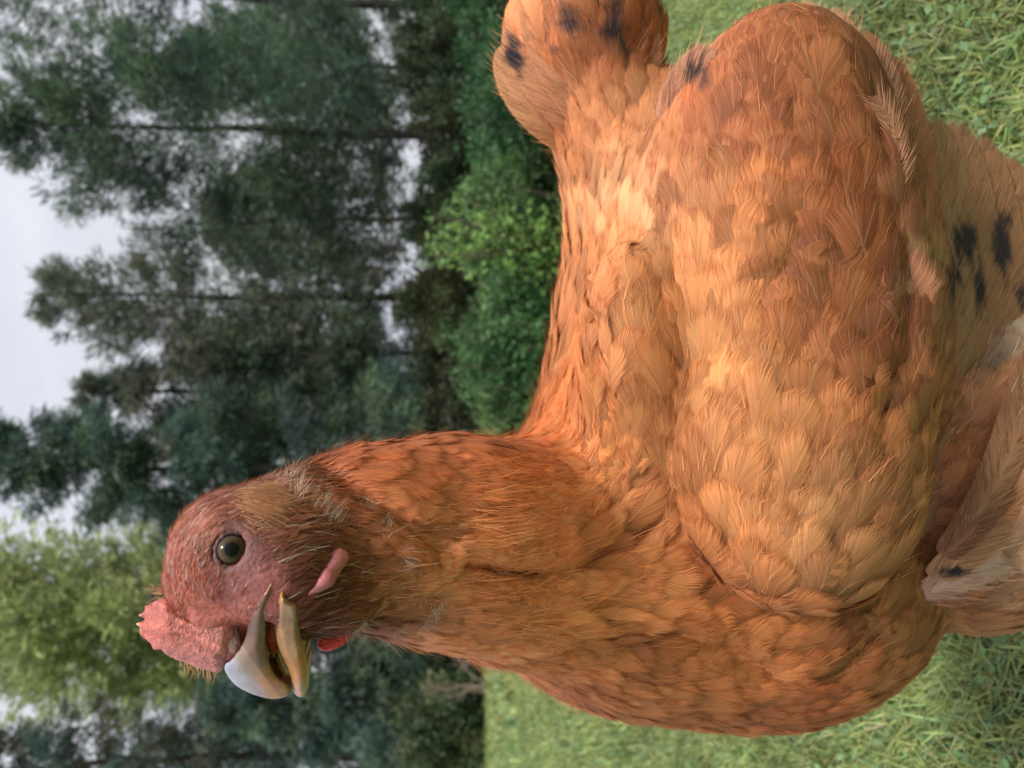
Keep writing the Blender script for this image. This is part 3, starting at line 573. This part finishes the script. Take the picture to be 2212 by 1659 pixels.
# --- long feathers: each its own mesh ---
def long_feather(name, path, wds, col, parent, bars=(), prof='round', mat=None, label=None, rot=0.0, rimc=1.25, K=36, rows=13):
    pts = np.array([P(*q) for q in path]); s = np.linspace(0, 1, len(pts)); t = np.linspace(0, 1, K + 1); 
    c = np.polyfit(s, pts, min(3, len(pts) - 1)); Pp = sum(c[i][None] * (t ** (len(c) - 1 - i))[:, None] for i in range(len(c)))
    T = norm(np.gradient(Pp, axis=0)); nn = -VF + rot * VU; sd = norm(np.cross(nn, T)); nr = norm(np.cross(T, sd)); Lg = np.linalg.norm(np.diff(Pp, axis=0), axis=1).sum()
    W_ = wds * path[-1][2] / F; V = []; UV = []; E = []; Cc = []
    for k in range(K + 1):
        tt = t[k]; wf = min(1, (tt + .03) ** .4 * 1.15) * (math.sqrt(max(0, 1 - tt ** 9)) if prof == 'round' else max(0, 1 - tt ** 3) ** .7) + .01
        for u in np.linspace(-1, 1, rows):
            V.append(Pp[k] + sd[k] * u * W_ * wf * (1.0 if u > 0 else .7) - nr[k] * .07 * W_ * abs(u) ** 1.6); UV.append((u, tt * Lg / W_)); E.append(min(1, 3 * (1 - abs(u))) * min(1, (1 - tt) * 9))
            cc = np.array(col, float) * (1 + (rimc - 1) * (abs(u) > .85)); cc = cc * (.85 + .3 * vnoise(V[-1][None], 60, 9)[0])
            for (ta, tb, ua, ub, bc) in bars:
                m = np.clip(1 - abs((tt - (ta + tb) / 2) / ((tb - ta) / 2)) ** 2, 0, 1) * np.clip(1 - abs((u - (ua + ub) / 2) / ((ub - ua) / 2)) ** 2, 0, 1)
                m = min(1, max(0, m * 1.9 + .9 * (vnoise(V[-1][None], 190, 4)[0] - .62))); cc = cc * (1 - m) + np.array(bc) * m
            Cc.append(np.clip(cc, 0, .9))
    q = np.array([(k * rows + j, k * rows + j + 1, (k + 1) * rows + j + 1, (k + 1) * rows + j) for k in range(K) for j in range(rows - 1)])
    Cc = np.clip(spots(np.array(V), np.array(Cc)), 0, .9)
    nb_ = 240; kk = R.uniform(.06, .97, nb_); uu = R.uniform(-.9, .9, nb_); ki = np.clip((kk * K).astype(int), 0, K); wfa = np.array([min(1, (t_ + .03) ** .4 * 1.15) * math.sqrt(max(0, 1 - t_ ** 9)) for t_ in t])[ki]
    sg = np.sign((nr[ki] * (CO - Pp[ki])).sum(1))[:, None]; rt = Pp[ki] + sd[ki] * (uu * W_ * wfa * np.where(uu > 0, 1, .7))[:, None] + nr[ki] * .0004 * sg; ln_ = .007 * (.5 + R.rand(nb_))
    cc_ = spots(rt, np.array(col, float) * (.55 + .9 * R.rand(nb_))[:, None]); dr = norm(T[ki] + sd[ki] * (np.sign(uu) * .55)[:, None])
    V2, q2, c2 = strands('', rt, nr[ki] * sg, dr, ln_, np.full(nb_, .00028), None, parent, np.clip(cc_, 0, .9), lift=.02, curl=.05, spread=.06); n1 = len(V)
    o = mesh(name, np.concatenate([np.array(V), V2]), np.concatenate([q, q2 + n1]), mat or fml, parent, uv=np.concatenate([np.array(UV), np.full((len(V2), 2), .5)]), col=np.concatenate([Cc, c2]), fl_at={'edge': np.concatenate([E, np.ones(len(V2))]), 'rnd': np.full(n1 + len(V2), R.rand())})
    if label: o['label'] = label
    return o
blk = (.018, .018, .026)
# primaries and secondaries drooping below the wing coverts, tips towards the tail
for i, (x0, y0, x1, y1, x2, y2, D1, wd, c, bars) in enumerate([
    (2150, 1250, 2330, 800, 2290, 470, .2960, 100, (.34, .16, .07), []),
    (2130, 1230, 2270, 780, 2220, 390, .2948, 100, (.35, .17, .075), []),
    (2110, 1210, 2215, 760, 2165, 320, .2936, 98, (.36, .175, .08), []),
    (2090, 1200, 2165, 740, 2110, 275, .2924, 95, (.35, .17, .08), []),
    (2060, 1180, 2115, 700, 2058, 248, .2912, 90, (.36, .18, .085), []),
    (2040, 1150, 2068, 680, 2012, 236, .2900, 84, (.36, .19, .09), []),
    (2020, 1150, 2030, 700, 1972, 235, .2885, 66, (.38, .20, .10), []),
    (1960, 760, 1985, 450, 1915, 105, .284, 75, (.38, .16, .075), []),
    (1930, 700, 1945, 380, 1860, 55, .281, 72, (.38, .16, .075), []),
    (1880, 650, 1900, 330, 1800, 8, .290, 52, (.58, .29, .15), []),
    (1840, 600, 1850, 300, 1735, -10, .293, 50, (.66, .40, .25), []),
    (1900, 560, 1935, 300, 1880, 110, .270, 26, (.60, .32, .2), [])]):
    long_feather('flight_feather', [(x0, y0, D1 + .004), (x1, y1, D1 - .006), (x2, y2, D1 + .002)], wd, c, wing, bars)
# inner wing feathers with pale rims, over the flight feathers
for (x0, y0, x1, y1, x2, y2, wd, c, bars) in [(1430, 260, 1480, 190, 1552, 118, 58, (.56, .28, .16), []), (1945, 430, 1935, 300, 1885, 205, 22, (.44, .21, .11), [])]:
    ds = [surfD(a_, b_) for a_, b_ in ((x0, y0), (x1, y1), (x2, y2))]
    long_feather('covert_feather', [(x0, y0, ds[0] - .001), (x1, y1, min(ds[1], ds[0] + .02) - .0042), (x2, y2, min(ds[2], ds[1] + .012) - .005)], wd, c, wing, bars, rimc=1.3)
# pale rachis-side feathers and barred ones at the folded wrist
for (x0, y0, x1, y1, x2, y2, D1, wd, c, bars) in [(1980, 1290, 2120, 1230, 2290, 1130, .285, 56, (.66, .42, .30), []), (2010, 1250, 2140, 1150, 2290, 940, .282, 66, (.50, .25, .13), []), (2030, 1200, 2140, 1090, 2280, 800, .279, 62, (.32, .14, .07), []),
        (2000, 1300, 2080, 1270, 2200, 1210, .290, 40, (.58, .26, .14), []), (2060, 1160, 2170, 1010, 2270, 700, .277, 56, (.38, .18, .09), [])]:
    long_feather('flight_feather', [(x0, y0, D1 + .003), (x1, y1, D1 - .003), (x2, y2, D1 + .004)], wd, c, wing, bars)
# tail feathers
for (x0, y0, x1, y1, x2, y2, D1, wd, c, bars) in [(1300, 330, 1180, 190, 1110, 40, .325, 50, (.62, .28, .14), []), (1310, 320, 1200, 130, 1165, -60, .322, 54, (.62, .28, .14), []), (1320, 310, 1250, 100, 1230, -100, .319, 56, (.60, .27, .13), []),
        (1330, 310, 1310, 100, 1300, -110, .318, 54, (.58, .25, .12), []), (1345, 320, 1360, 120, 1350, -90, .321, 50, (.55, .24, .11), []), (1355, 330, 1400, 160, 1385, -20, .325, 40, (.58, .26, .13), []),
        (1280, 340, 1150, 240, 1090, 90, .33, 42, (.62, .30, .14), [])]:
    long_feather('tail_feather', [(x0, y0, D1 + .014), (x1, y1, D1), (x2, y2, D1 + .01)], wd, c, tail, bars)
# legs below the frame
legm = col_mat('leg scales', rough=.6, bump=.5, bscale=500)
for sx, D_ in ((.03, .31), (.045, .37)):
    def Z(x, y, z): return (x, y, z)
    class C3(Cone):
        def __init__(s, a, b, ra, rb, k=.004): s.a = np.array(a, float); s.b = np.array(b, float); s.ra = ra; s.rb = rb; s.k = k
    pr_ = [C3((sx, D_, .13), (sx - .012, D_, .085), .016, .008), C3((sx - .012, D_, .085), (sx - .004, D_, .012), .006, .005)] + [C3((sx - .004, D_, .012), (sx - .004 - .05 * math.cos(a), D_ + .05 * math.sin(a), .006), .005, .0028) for a in (-.45, 0, .45)] + [C3((sx - .004, D_, .012), (sx + .022, D_, .006), .0045, .0025)]
    sdf_obj('leg', pr_, .0014, legm, HEN, lambda V: np.tile(np.array([[.55, .36, .12]]), (len(V), 1)))

# ================================================================== GROUND AND LAWN
def ground_mat():
    m, n, o = mat_new('lawn soil'); L = n.links.new; tcn = nd(n, 'ShaderNodeNewGeometry'); b = pr(n, Roughness=.9)
    t = nd(n, 'ShaderNodeTexNoise'); t.inputs['Scale'].default_value = 1.3; t.inputs['Detail'].default_value = 8; L(tcn.outputs['Position'], t.inputs['Vector'])
    t2 = nd(n, 'ShaderNodeTexNoise'); t2.inputs['Scale'].default_value = 90; t2.inputs['Detail'].default_value = 4; L(tcn.outputs['Position'], t2.inputs['Vector'])
    c = nd(n, 'ShaderNodeValToRGB'); c.color_ramp.elements[0].position = .35; c.color_ramp.elements[1].position = .68
    c.color_ramp.elements[0].color = (.07, .13, .035, 1); c.color_ramp.elements[1].color = (.14, .21, .065, 1); L(t.outputs[0], c.inputs[0])
    mr = nd(n, 'ShaderNodeMapRange'); L(t2.outputs[0], mr.inputs[0]); mr.inputs[3].default_value = .4; mr.inputs[4].default_value = 1.5
    L(mulcol(n, c.outputs[0], mr.outputs[0]), b.inputs['Base Color']); L(b.outputs[0], o.inputs[0]); return m
g = 120.0
gx = np.linspace(-g, g, 81); gy = np.linspace(-20, 220, 81); GX, GY = np.meshgrid(gx, gy, indexing='ij')
V = np.stack([GX.ravel(), GY.ravel(), np.zeros(GX.size)], -1); ii = np.arange(80 * 81).reshape(80, 81)[:, :80].ravel()
tag(mesh('ground', V, np.stack([ii, ii + 81, ii + 82, ii + 1], -1), ground_mat()), kind='structure')
def blades(n, rmin, rmax, h, wd, spread=42, pw=1.0):
    r = rmin + (rmax - rmin) * R.rand(n) ** pw; a = np.radians(R.uniform(-spread, spread, n)); x = r * np.sin(a); y = r * np.cos(a)
    b = np.stack([x, y, np.zeros(n)], -1); pat = vnoise(b[:, :2], 6, 1); pat2 = vnoise(b[:, :2], 22, 2)
    hh = h * (.45 + .8 * R.rand(n)) * (.7 + .6 * pat2); th = R.uniform(0, 2 * math.pi, n); ln = np.stack([np.cos(th), np.sin(th), 0 * th], -1)
    bend = (.25 + 1.1 * R.rand(n) ** 1.3) * hh; sd = np.stack([-np.sin(th + R.normal(0, .6, n)), np.cos(th), 0 * th], -1); w_ = wd * (.5 + R.rand(n))
    P0 = b; P1 = b + ln * (bend * .25)[:, None] + np.array([0, 0, 1.]) * (hh * .55)[:, None]; P2 = b + ln * bend[:, None] + np.array([0, 0, 1.]) * (hh * (1 - .35 * R.rand(n)))[:, None]
    V = np.stack([P0 - sd * w_[:, None] * .5, P0 + sd * w_[:, None] * .5, P1 - sd * w_[:, None] * .45, P1 + sd * w_[:, None] * .45, P2], 1).reshape(-1, 3)
    c = np.array([.28, .35, .115]) * (.6 + .8 * R.rand(n))[:, None] * (.75 + .5 * pat)[:, None]; c[:, 0] *= 1 + .5 * (R.rand(n) - .4); 
    m = R.rand(n) < .07; c[m] = np.array([.36, .34, .17]) * (.6 + .6 * R.rand(m.sum()))[:, None]; m = R.rand(n) < .12; c[m] = np.array([.17, .28, .14]) * (.8 + .5 * R.rand(m.sum()))[:, None]
    k = np.arange(n)[:, None] * 5; return V, np.concatenate([k + 0, k + 1, k + 3, k + 2], 1), np.concatenate([k + 2, k + 3, k + 4], 1), np.repeat(c, 5, 0)
gm = col_mat('grass blade', rough=.5, spec=.35, trans=.35)
parts = [blades(230000, .28, 1.6, .021, .0019, 60, .8), blades(170000, 1.5, 5.0, .030, .0042, 58, .8), blades(80000, 4.8, 16, .07, .016, 56, .8)]
# small clover-like leaflets between the blades
def leaflets(n):
    r = .3 + 1.5 * R.rand(n) ** .8; a = np.radians(R.uniform(-48, 48, n)); c0 = np.stack([r * np.sin(a), r * np.cos(a), .010 + .018 * R.rand(n)], -1); nn = norm(np.stack([R.normal(0, .45, n), R.normal(-.2, .45, n), np.ones(n)], -1))
    u = norm(np.cross(nn, R.normal(0, 1, (n, 3)))); v = np.cross(nn, u); s = .0024 * (.6 + .8 * R.rand(n))[:, None]; V = np.stack([c0 - u * s * 1.3, c0 + v * s, c0 + u * s * 1.3, c0 - v * s], 1).reshape(-1, 3)
    c = np.array([.15, .26, .10]) * (.7 + .7 * R.rand(n))[:, None]; k = np.arange(n)[:, None] * 4; return V, k + np.arange(4)[None], np.zeros((0, 3), int), np.repeat(c, 4, 0)
parts.append(leaflets(6000))
VV = []; Qs = []; Ts = []; CC = []; off = 0
for (V, q4, t3, c) in parts: VV.append(V); Qs.append(q4 + off); Ts.append(t3 + off); CC.append(c); off += len(V)
tag(mesh('lawn_grass', np.concatenate(VV), [np.concatenate(Qs), np.concatenate(Ts).astype(int)], gm, col=np.concatenate(CC), smooth=False), 'short green lawn grass with clover and a few dry blades', 'grass', kind='stuff')

# ================================================================== TREES
leafm = col_mat('needle foliage', rough=.6, spec=.3, trans=.35)
barkm = col_mat('bark', rough=.9, spec=.15, bump=.8, bscale=30, vary=.35, vscale=12)
def gx_of(y_px, D): return (H0 / 2 - y_px) / F * D
def tubes(segs, n=7):
    """segs: list of (points (k,3), radii (k))"""
    VV = []; FF = []; off = 0
    for pts, rad in segs:
        pts = np.asarray(pts, float); k = len(pts); T = norm(np.gradient(pts, axis=0)); a = norm(np.cross(T, [.31, .2, .93] if abs(T[0][2]) < .8 else [1., .1, 0])); b = np.cross(T, a)
        f = np.arange(n) * 2 * math.pi / n
        V = pts[:, None] + (a[:, None] * np.cos(f)[None, :, None] + b[:, None] * np.sin(f)[None, :, None]) * np.asarray(rad)[:, None, None]
        VV.append(V.reshape(-1, 3)); i, j = np.meshgrid(np.arange(k - 1), np.arange(n), indexing='ij'); i = i.ravel(); j = j.ravel(); j2 = (j + 1) % n
        FF.append(np.stack([i * n + j, i * n + j2, (i + 1) * n + j2, (i + 1) * n + j], -1) + off); off += k * n
    return np.concatenate(VV), np.concatenate(FF)
def sprays(cen, dirs, nb, ln, wd, spread, col, up=.0):
    """needle / leaf tufts: nb thin leaf blades fanning out from each centre"""
    n = len(cen); c = np.repeat(cen, nb, 0); d = norm(np.repeat(dirs, nb, 0) + R.normal(0, spread, (n * nb, 3)) + np.array([0, 0, up])); l = ln * (.5 + .9 * R.rand(n * nb)); w_ = wd * (.6 + .8 * R.rand(n * nb))
    s = norm(np.cross(d, R.normal(0, 1, (n * nb, 3)))); c = c + R.normal(0, ln * .28, (n * nb, 3)); tip = c + d * l[:, None]; mid = c + d * (l * .5)[:, None]
    V = np.stack([c, mid - s * (w_ * .5)[:, None], tip, mid + s * (w_ * .5)[:, None]], 1).reshape(-1, 3); cc = np.repeat(col, nb, 0) * (.7 + .6 * R.rand(n * nb))[:, None]
    return V, np.arange(n * nb * 4).reshape(-1, 4), np.repeat(cc, 4, 0)
def tree(name, label, cat, x, y, h, base, rad, nbr, kind, col, col2=None, group=None, trunk_r=.09, gap=0.0, nb=8, per=26, ln=.19, wd=.024, top_pow=.75, upb=.15, lean=0, gapz=(1.9, 3.2), barkc=(.05, .042, .036)):
    o = empty(name, (x, y, 0)); tag(o, label, cat, group); O = np.array([x, y, 0.]); segs = []
    zz = np.linspace(0, h, 12); wob = np.cumsum(R.normal(0, .035, (12, 2)), 0) * (h / 10); tp = np.stack([wob[:, 0] + lean * zz, wob[:, 1], zz], -1) + O; segs.append((tp, trunk_r * (1 - .93 * zz / h) + .01))
    cen = []; drs = []; cols = []
    for i in range(nbr):
        t = (i + R.rand()) / nbr; z = base + (h - base) * t
        if gap and vnoise(np.array([[z * .9, x]]), 1.3, 11)[0] < gap: continue
        if kind != 'round' and gapz[0] < z < gapz[1] and R.rand() < .3: continue
        L_ = rad * ((1 - t) ** top_pow * .92 + .08) * R.uniform(.65, 1.12)
        if kind == 'round': L_ = rad * math.sqrt(max(.03, 1 - (2 * t - .9) ** 2 / 1.25)) * R.uniform(.7, 1.1)
        az = R.uniform(0, 2 * math.pi); c0 = np.array([np.interp(z, zz, tp[:, k]) for k in range(3)]); e = np.array([math.cos(az), math.sin(az), 0])
        up = {'pine': upb + .5 * t, 'droop': -.25 + .6 * t, 'round': .2 + .7 * t}[kind]; pts = [c0]; K = 6
        for k in range(1, K + 1): s = k / K; pts.append(c0 + e * L_ * s + np.array([0, 0, L_ * (up * s + (.22 if kind != 'round' else .05) * s * s)]) + R.normal(0, .03 * L_, 3))
        pts = np.array(pts); segs.append((pts, np.linspace(trunk_r * .13 * (1 - .6 * t), .008, K + 1)))
        m = int(per * (.4 + L_ / rad)); s = (.22 + .78 * R.rand(m) ** .8); pp = np.stack([np.interp(s * K, np.arange(K + 1), pts[:, q]) for q in range(3)], -1)
        wside = L_ * .30 * (1.1 - s * .8); off = np.cross(e, [0, 0, 1.])[None] * (R.normal(0, 1, m) * wside)[:, None] + np.stack([R.normal(0, .1, m)] * 3, -1) * L_ * .4
        if kind == 'round': off = R.normal(0, 1, (m, 3)) * (L_ * .16)
        off[:, 2] += -abs(R.normal(0, .08, m)) * L_ if kind == 'droop' else R.normal(0, .06, m) * L_
        cen.append(pp + off); drs.append(norm(e[None] * .8 + norm(off + 1e-6) * .7 + np.array([0, 0, .25 if kind != 'droop' else -.35])))
        bc = np.array(col if col2 is None or R.rand() < .6 else col2) * R.uniform(.7, 1.3); cols.append(np.tile(bc, (m, 1)) * (.8 + .4 * R.rand(m))[:, None])
    V, q = tubes(segs); tr = mesh('trunk', V, q, barkm, o, origin=(x, y, 0), col=np.tile(np.array([barkc]), (len(V), 1)))
    cen = np.concatenate(cen); drs = np.concatenate(drs); cols = np.concatenate(cols); V, q, cc = sprays(cen, drs, nb, ln, wd, .45, cols)
    mesh('crown', V, q, leafm, o, origin=(x, y, 0), col=cc, smooth=False)
    return o
DK = (.07, .115, .08); DK2 = (.115, .17, .095); BL = (.08, .13, .105); YG = (.43, .48, .20); YG2 = (.31, .37, .15); OL = (.14, .145, .10)
T_ = lambda ypx, D: gx_of(ypx, D)
grp = 'trees at the edge of the lawn'
tree('pine_tree', 'large dark green pine with layered boughs directly above the tail of the hen', 'tree', T_(300, 14), 14, 8.2, 1.2, 3.2, 130, 'pine', DK, DK2, grp, trunk_r=.09, gap=.25, per=60)
tree('pine_tree', 'tall sparse pine at the edge of the photo farthest behind the tail', 'tree', T_(20, 15), 15, 10.2, 2.0, 3.0, 90, 'pine', DK2, BL, grp, trunk_r=.10, gap=.27, per=34)
tree('pine_tree', 'slender pine with upswept twigs behind the back of the hen', 'tree', T_(640, 14.5), 14.5, 7.9, 1.4, 2.4, 110, 'pine', DK2, OL, grp, trunk_r=.09, gap=.25, per=34)
tree('cedar_tree', 'dense dark cedar rising to the top of the sky behind the head of the hen', 'tree', T_(1000, 13), 13, 8.8, .8, 1.9, 150, 'droop', BL, DK2, grp, trunk_r=.09, per=60)
tree('cedar_tree', 'short dark cedar filling the gap between the neck and the slender pine', 'tree', T_(840, 15), 15, 7.6, .9, 1.9, 120, 'droop', DK, OL, grp, trunk_r=.10, per=40)
tree('larch_tree', 'bright yellow-green tree beyond the comb of the hen', 'tree', T_(1330, 16), 16, 9.3, 5.0, 1.95, 90, 'round', YG, YG2, grp, trunk_r=.09, per=44, nb=9, ln=.2, wd=.04)
tree('cedar_tree', 'dark olive cedar standing in front of the yellow-green tree', 'tree', T_(1290, 13.5), 13.5, 5.6, .5, 1.9, 110, 'droop', OL, DK2, grp, trunk_r=.12, per=40)
tree('cedar_tree', 'blue green cedar at the photo edge beyond the beak of the hen', 'tree', T_(1620, 13.5), 13.5, 9.6, .4, 1.7, 105, 'droop', BL, OL, grp, trunk_r=.10, per=40)
tree('cedar_tree', 'low bluish cedar beyond the open beak', 'tree', T_(1500, 12.5), 12.5, 4.3, .2, 1.5, 70, 'droop', BL, DK2, grp, trunk_r=.09, per=38)
# a second row farther back, closing the wood
for (yp, D_, h_, lab, cc) in ((150, 21, 7.4, 'dim pine of the far row left of the big trunk behind the tail', DK2), (470, 22, 7.2, 'dim pine of the far row seen between the two big pines', OL), (760, 22, 7.8, 'dim pine of the far row behind the back of the hen', DK), (960, 23, 9.0, 'dim pine of the far row behind the dense cedar', OL), (1180, 21, 7.6, 'olive pine of the far row beyond the comb', OL), (1450, 22, 8.2, 'dim pine of the far row beyond the beak tip', DK2), (1650, 22, 10.5, 'dim pine of the far row at the photo edge beyond the beak', DK)):
    tree('pine_tree', lab, 'tree', T_(yp, D_), D_, h_, 1.6, 3.0, 95, 'pine', cc, None, 'far row of pines', trunk_r=.08, per=30, nb=8, ln=.3, wd=.04, gap=.2)

# ---- bushes at the foot of the wood
bushm = col_mat('bush leaf', rough=.5, spec=.3, trans=.35)
def bush(name, label, x, y, rx, ry, h, n, leaf, col, group=None, cat='bush', nstem=24):
    o = empty(name, (x, y, 0)); tag(o, label, cat, group); O = np.array([x, y, 0.]); segs = []; ns = int(nstem * 2.5); cen = []; dd = []
    for i in range(ns):
        a = R.uniform(0, 2 * math.pi); r_ = R.rand() ** .5; hh = h * (1 - .35 * r_) * R.uniform(.35, 1.15) * (.75 + .5 * vnoise(np.array([[r_ * math.cos(a) * rx, x + r_ * math.sin(a)]]), 3.2 / rx, 6)[0])
        fb = .8 if nstem > 13 else .04; b0 = np.array([rx * fb * r_ * math.cos(a), ry * fb * r_ * math.sin(a), -.02]); top = b0 + np.array([R.normal(0, .22) * hh + .2 * rx * r_ * math.cos(a), R.normal(0, .22) * hh, hh]); s = np.linspace(0, 1, 5)[:, None]
        pts = O + b0 * (1 - s) + top * s + np.array([1, 1, 0]) * (R.normal(0, .05 * hh, 3) * s * (1 - s) * 3); segs.append((pts, np.linspace(.010, .003, 5) * (h + .3)))
        m = max(4, int(n / ns * (hh / h + .2))); t = .1 + .9 * R.rand(m) ** .7; pp = np.stack([np.interp(t * 4, np.arange(5), pts[:, k]) for k in range(3)], -1); e = norm(R.normal(0, 1, (m, 3)) * np.array([1, 1, .5])); wdt = (.10 + .12 * (1 - t)) * max(h, .3) ** .7
        cen.append(pp + e * (wdt * R.rand(m))[:, None]); dd.append(norm(e + np.array([0, -.3, .3])))
    V, q = tubes(segs, 5); mesh('stems', V, q, barkm, o, origin=(x, y, 0), col=np.tile(np.array([[.10, .075, .05]]), (len(V), 1)))
    cen = np.concatenate(cen); d = np.concatenate(dd); cen[:, 2] = np.maximum(cen[:, 2], .01); pat = vnoise(cen, 3.5 / max(h, .5), 8)
    c = np.array(col)[None] * (.4 + 1.3 * pat)[:, None]; c[:, 0] *= (.7 + .8 * vnoise(cen, 2.0, 12)); V, q, cc = sprays(cen, d, 3, leaf, leaf * .42, .7, c)
    mesh('leaves', V, q, bushm, o, origin=(x, y, 0), col=cc, smooth=False); return o
GR = (.085, .17, .06)
bush('bush', 'low bright green leafy bush between the back of the hen and the wood', T_(640, 2.75), 2.75, .52, .30, .42, 15000, .024, GR, nstem=70)
bush('bush', 'low dark green weeds at the right foot of the bright bush', T_(880, 2.8), 2.8, .22, .22, .33, 4000, .024, (.07, .13, .045), nstem=16)
bush('bush', 'thin upright weeds with pale leaves beside the saddle of the hen', T_(730, 3.0), 3.0, .14, .14, .36, 500, .03, (.13, .22, .07), nstem=12)
bush('bush', 'narrow green weed clump right behind the root of the tail', T_(450, 3.0), 3.0, .16, .15, .40, 700, .03, (.10, .20, .06), nstem=12)
bush('bush', 'mid green bush just in front of the tail of the hen', T_(300, 2.9), 2.9, .34, .28, .40, 8000, .026, (.06, .13, .05))
bush('bush', 'small pale green leafy sapling standing tallest above the bright bush', T_(545, 2.5), 2.5, .12, .10, .50, 700, .026, (.22, .38, .10), nstem=9)
bush('bush', 'dark bush at the photo corner above the tail of the hen', T_(30, 5.0), 5.0, .7, .5, .42, 6000, .04, (.055, .12, .05))
for i, (yp, D_, rx, h_, cl_, lab) in enumerate(((1640, 9.8, 1.2, 1.25, (.075, .115, .05), 'loose olive scrub at the photo edge below the beak side'), (1420, 11, 1.0, 1.0, (.04, .07, .035), 'dark scrub at the lawn edge below the throat'), (1180, 12, 1.5, 1.3, (.06, .08, .04), 'olive scrub at the lawn edge hidden partly by the neck'), (900, 12, 1.3, 1.1, (.05, .075, .04), 'dim scrub behind the bend of the neck'), (700, 12, 1.4, 1.3, (.065, .085, .035), 'olive scrub beyond the bright bush'), (480, 12.5, 1.3, 1.0, (.05, .07, .035), 'dim scrub under the big pine'), (250, 12, 1.5, 1.2, (.05, .08, .04), 'dark scrub beyond the tail'), (60, 12, 1.2, 1.5, (.055, .09, .045), 'dark scrub at the photo corner beyond the tail'))):
    bush('bush', lab, T_(yp, D_), D_, rx, .8, h_, 7000, .085, cl_, 'scrub along the edge of the wood')
for i, (yp, lab) in enumerate(((150, 'far pale hedge bush seen under the big pine beyond the tail'), (520, 'far pale hedge bush beyond the bright sapling'), (900, 'far pale hedge bush behind the bend of the neck'), (1350, 'far pale hedge bush under the yellow-green tree'), (1620, 'far pale hedge bush at the photo edge beyond the beak'))):
    bush('bush', lab, T_(yp, 19), 19, 2.6, 1.2, 2.0, 6000, .16, (.10, .13, .07), 'far hedge behind the wood')
# fence post and bare bush beyond the throat
o = empty('fence_post', (T_(1490, 9.5), 9.5, 0)); tag(o, 'weathered wooden post at the lawn edge beyond the throat of the hen', 'post')
V, q = tubes([(np.array([[T_(1490, 9.5) + .004 * k, 9.5, .1 * k] for k in range(9)]), np.array([.055, .054, .053, .053, .052, .052, .050, .046, .02]))], 12)
pp_ = mesh('post', V, q, barkm, o, origin=(T_(1490, 9.5), 9.5, 0), col=np.tile(np.array([[.17, .11, .08]]), (len(V), 1)))
x0 = T_(1475, 9.0); segs = []
def twig(p, d, L_, r_, lv):
    pts = [p]; k = 5
    for i in range(k): d = norm(d + R.normal(0, .16, 3)); pts.append(pts[-1] + d * L_ / k)
    segs.append((np.array(pts), np.linspace(r_, r_ * .5, k + 1)))
    if lv:
        for j in range(3): twig(pts[2 + j], norm(d + R.normal(0, .65, 3)), L_ * .65, r_ * .55, lv - 1)
for a in (-.5, -.15, .2, .55): twig(np.array([x0, 9., 0.]), norm(np.array([a, R.normal(0, .2), 1.])), .55, .012, 2)
V, q = tubes(segs, 5); bb = mesh('bare_bush', V, q, barkm, None, origin=(x0, 9., 0), col=np.tile(np.array([[.20, .16, .12]]), (len(V), 1))); tag(bb, 'leafless bush with forked pale twigs beside the wooden post', 'bush')
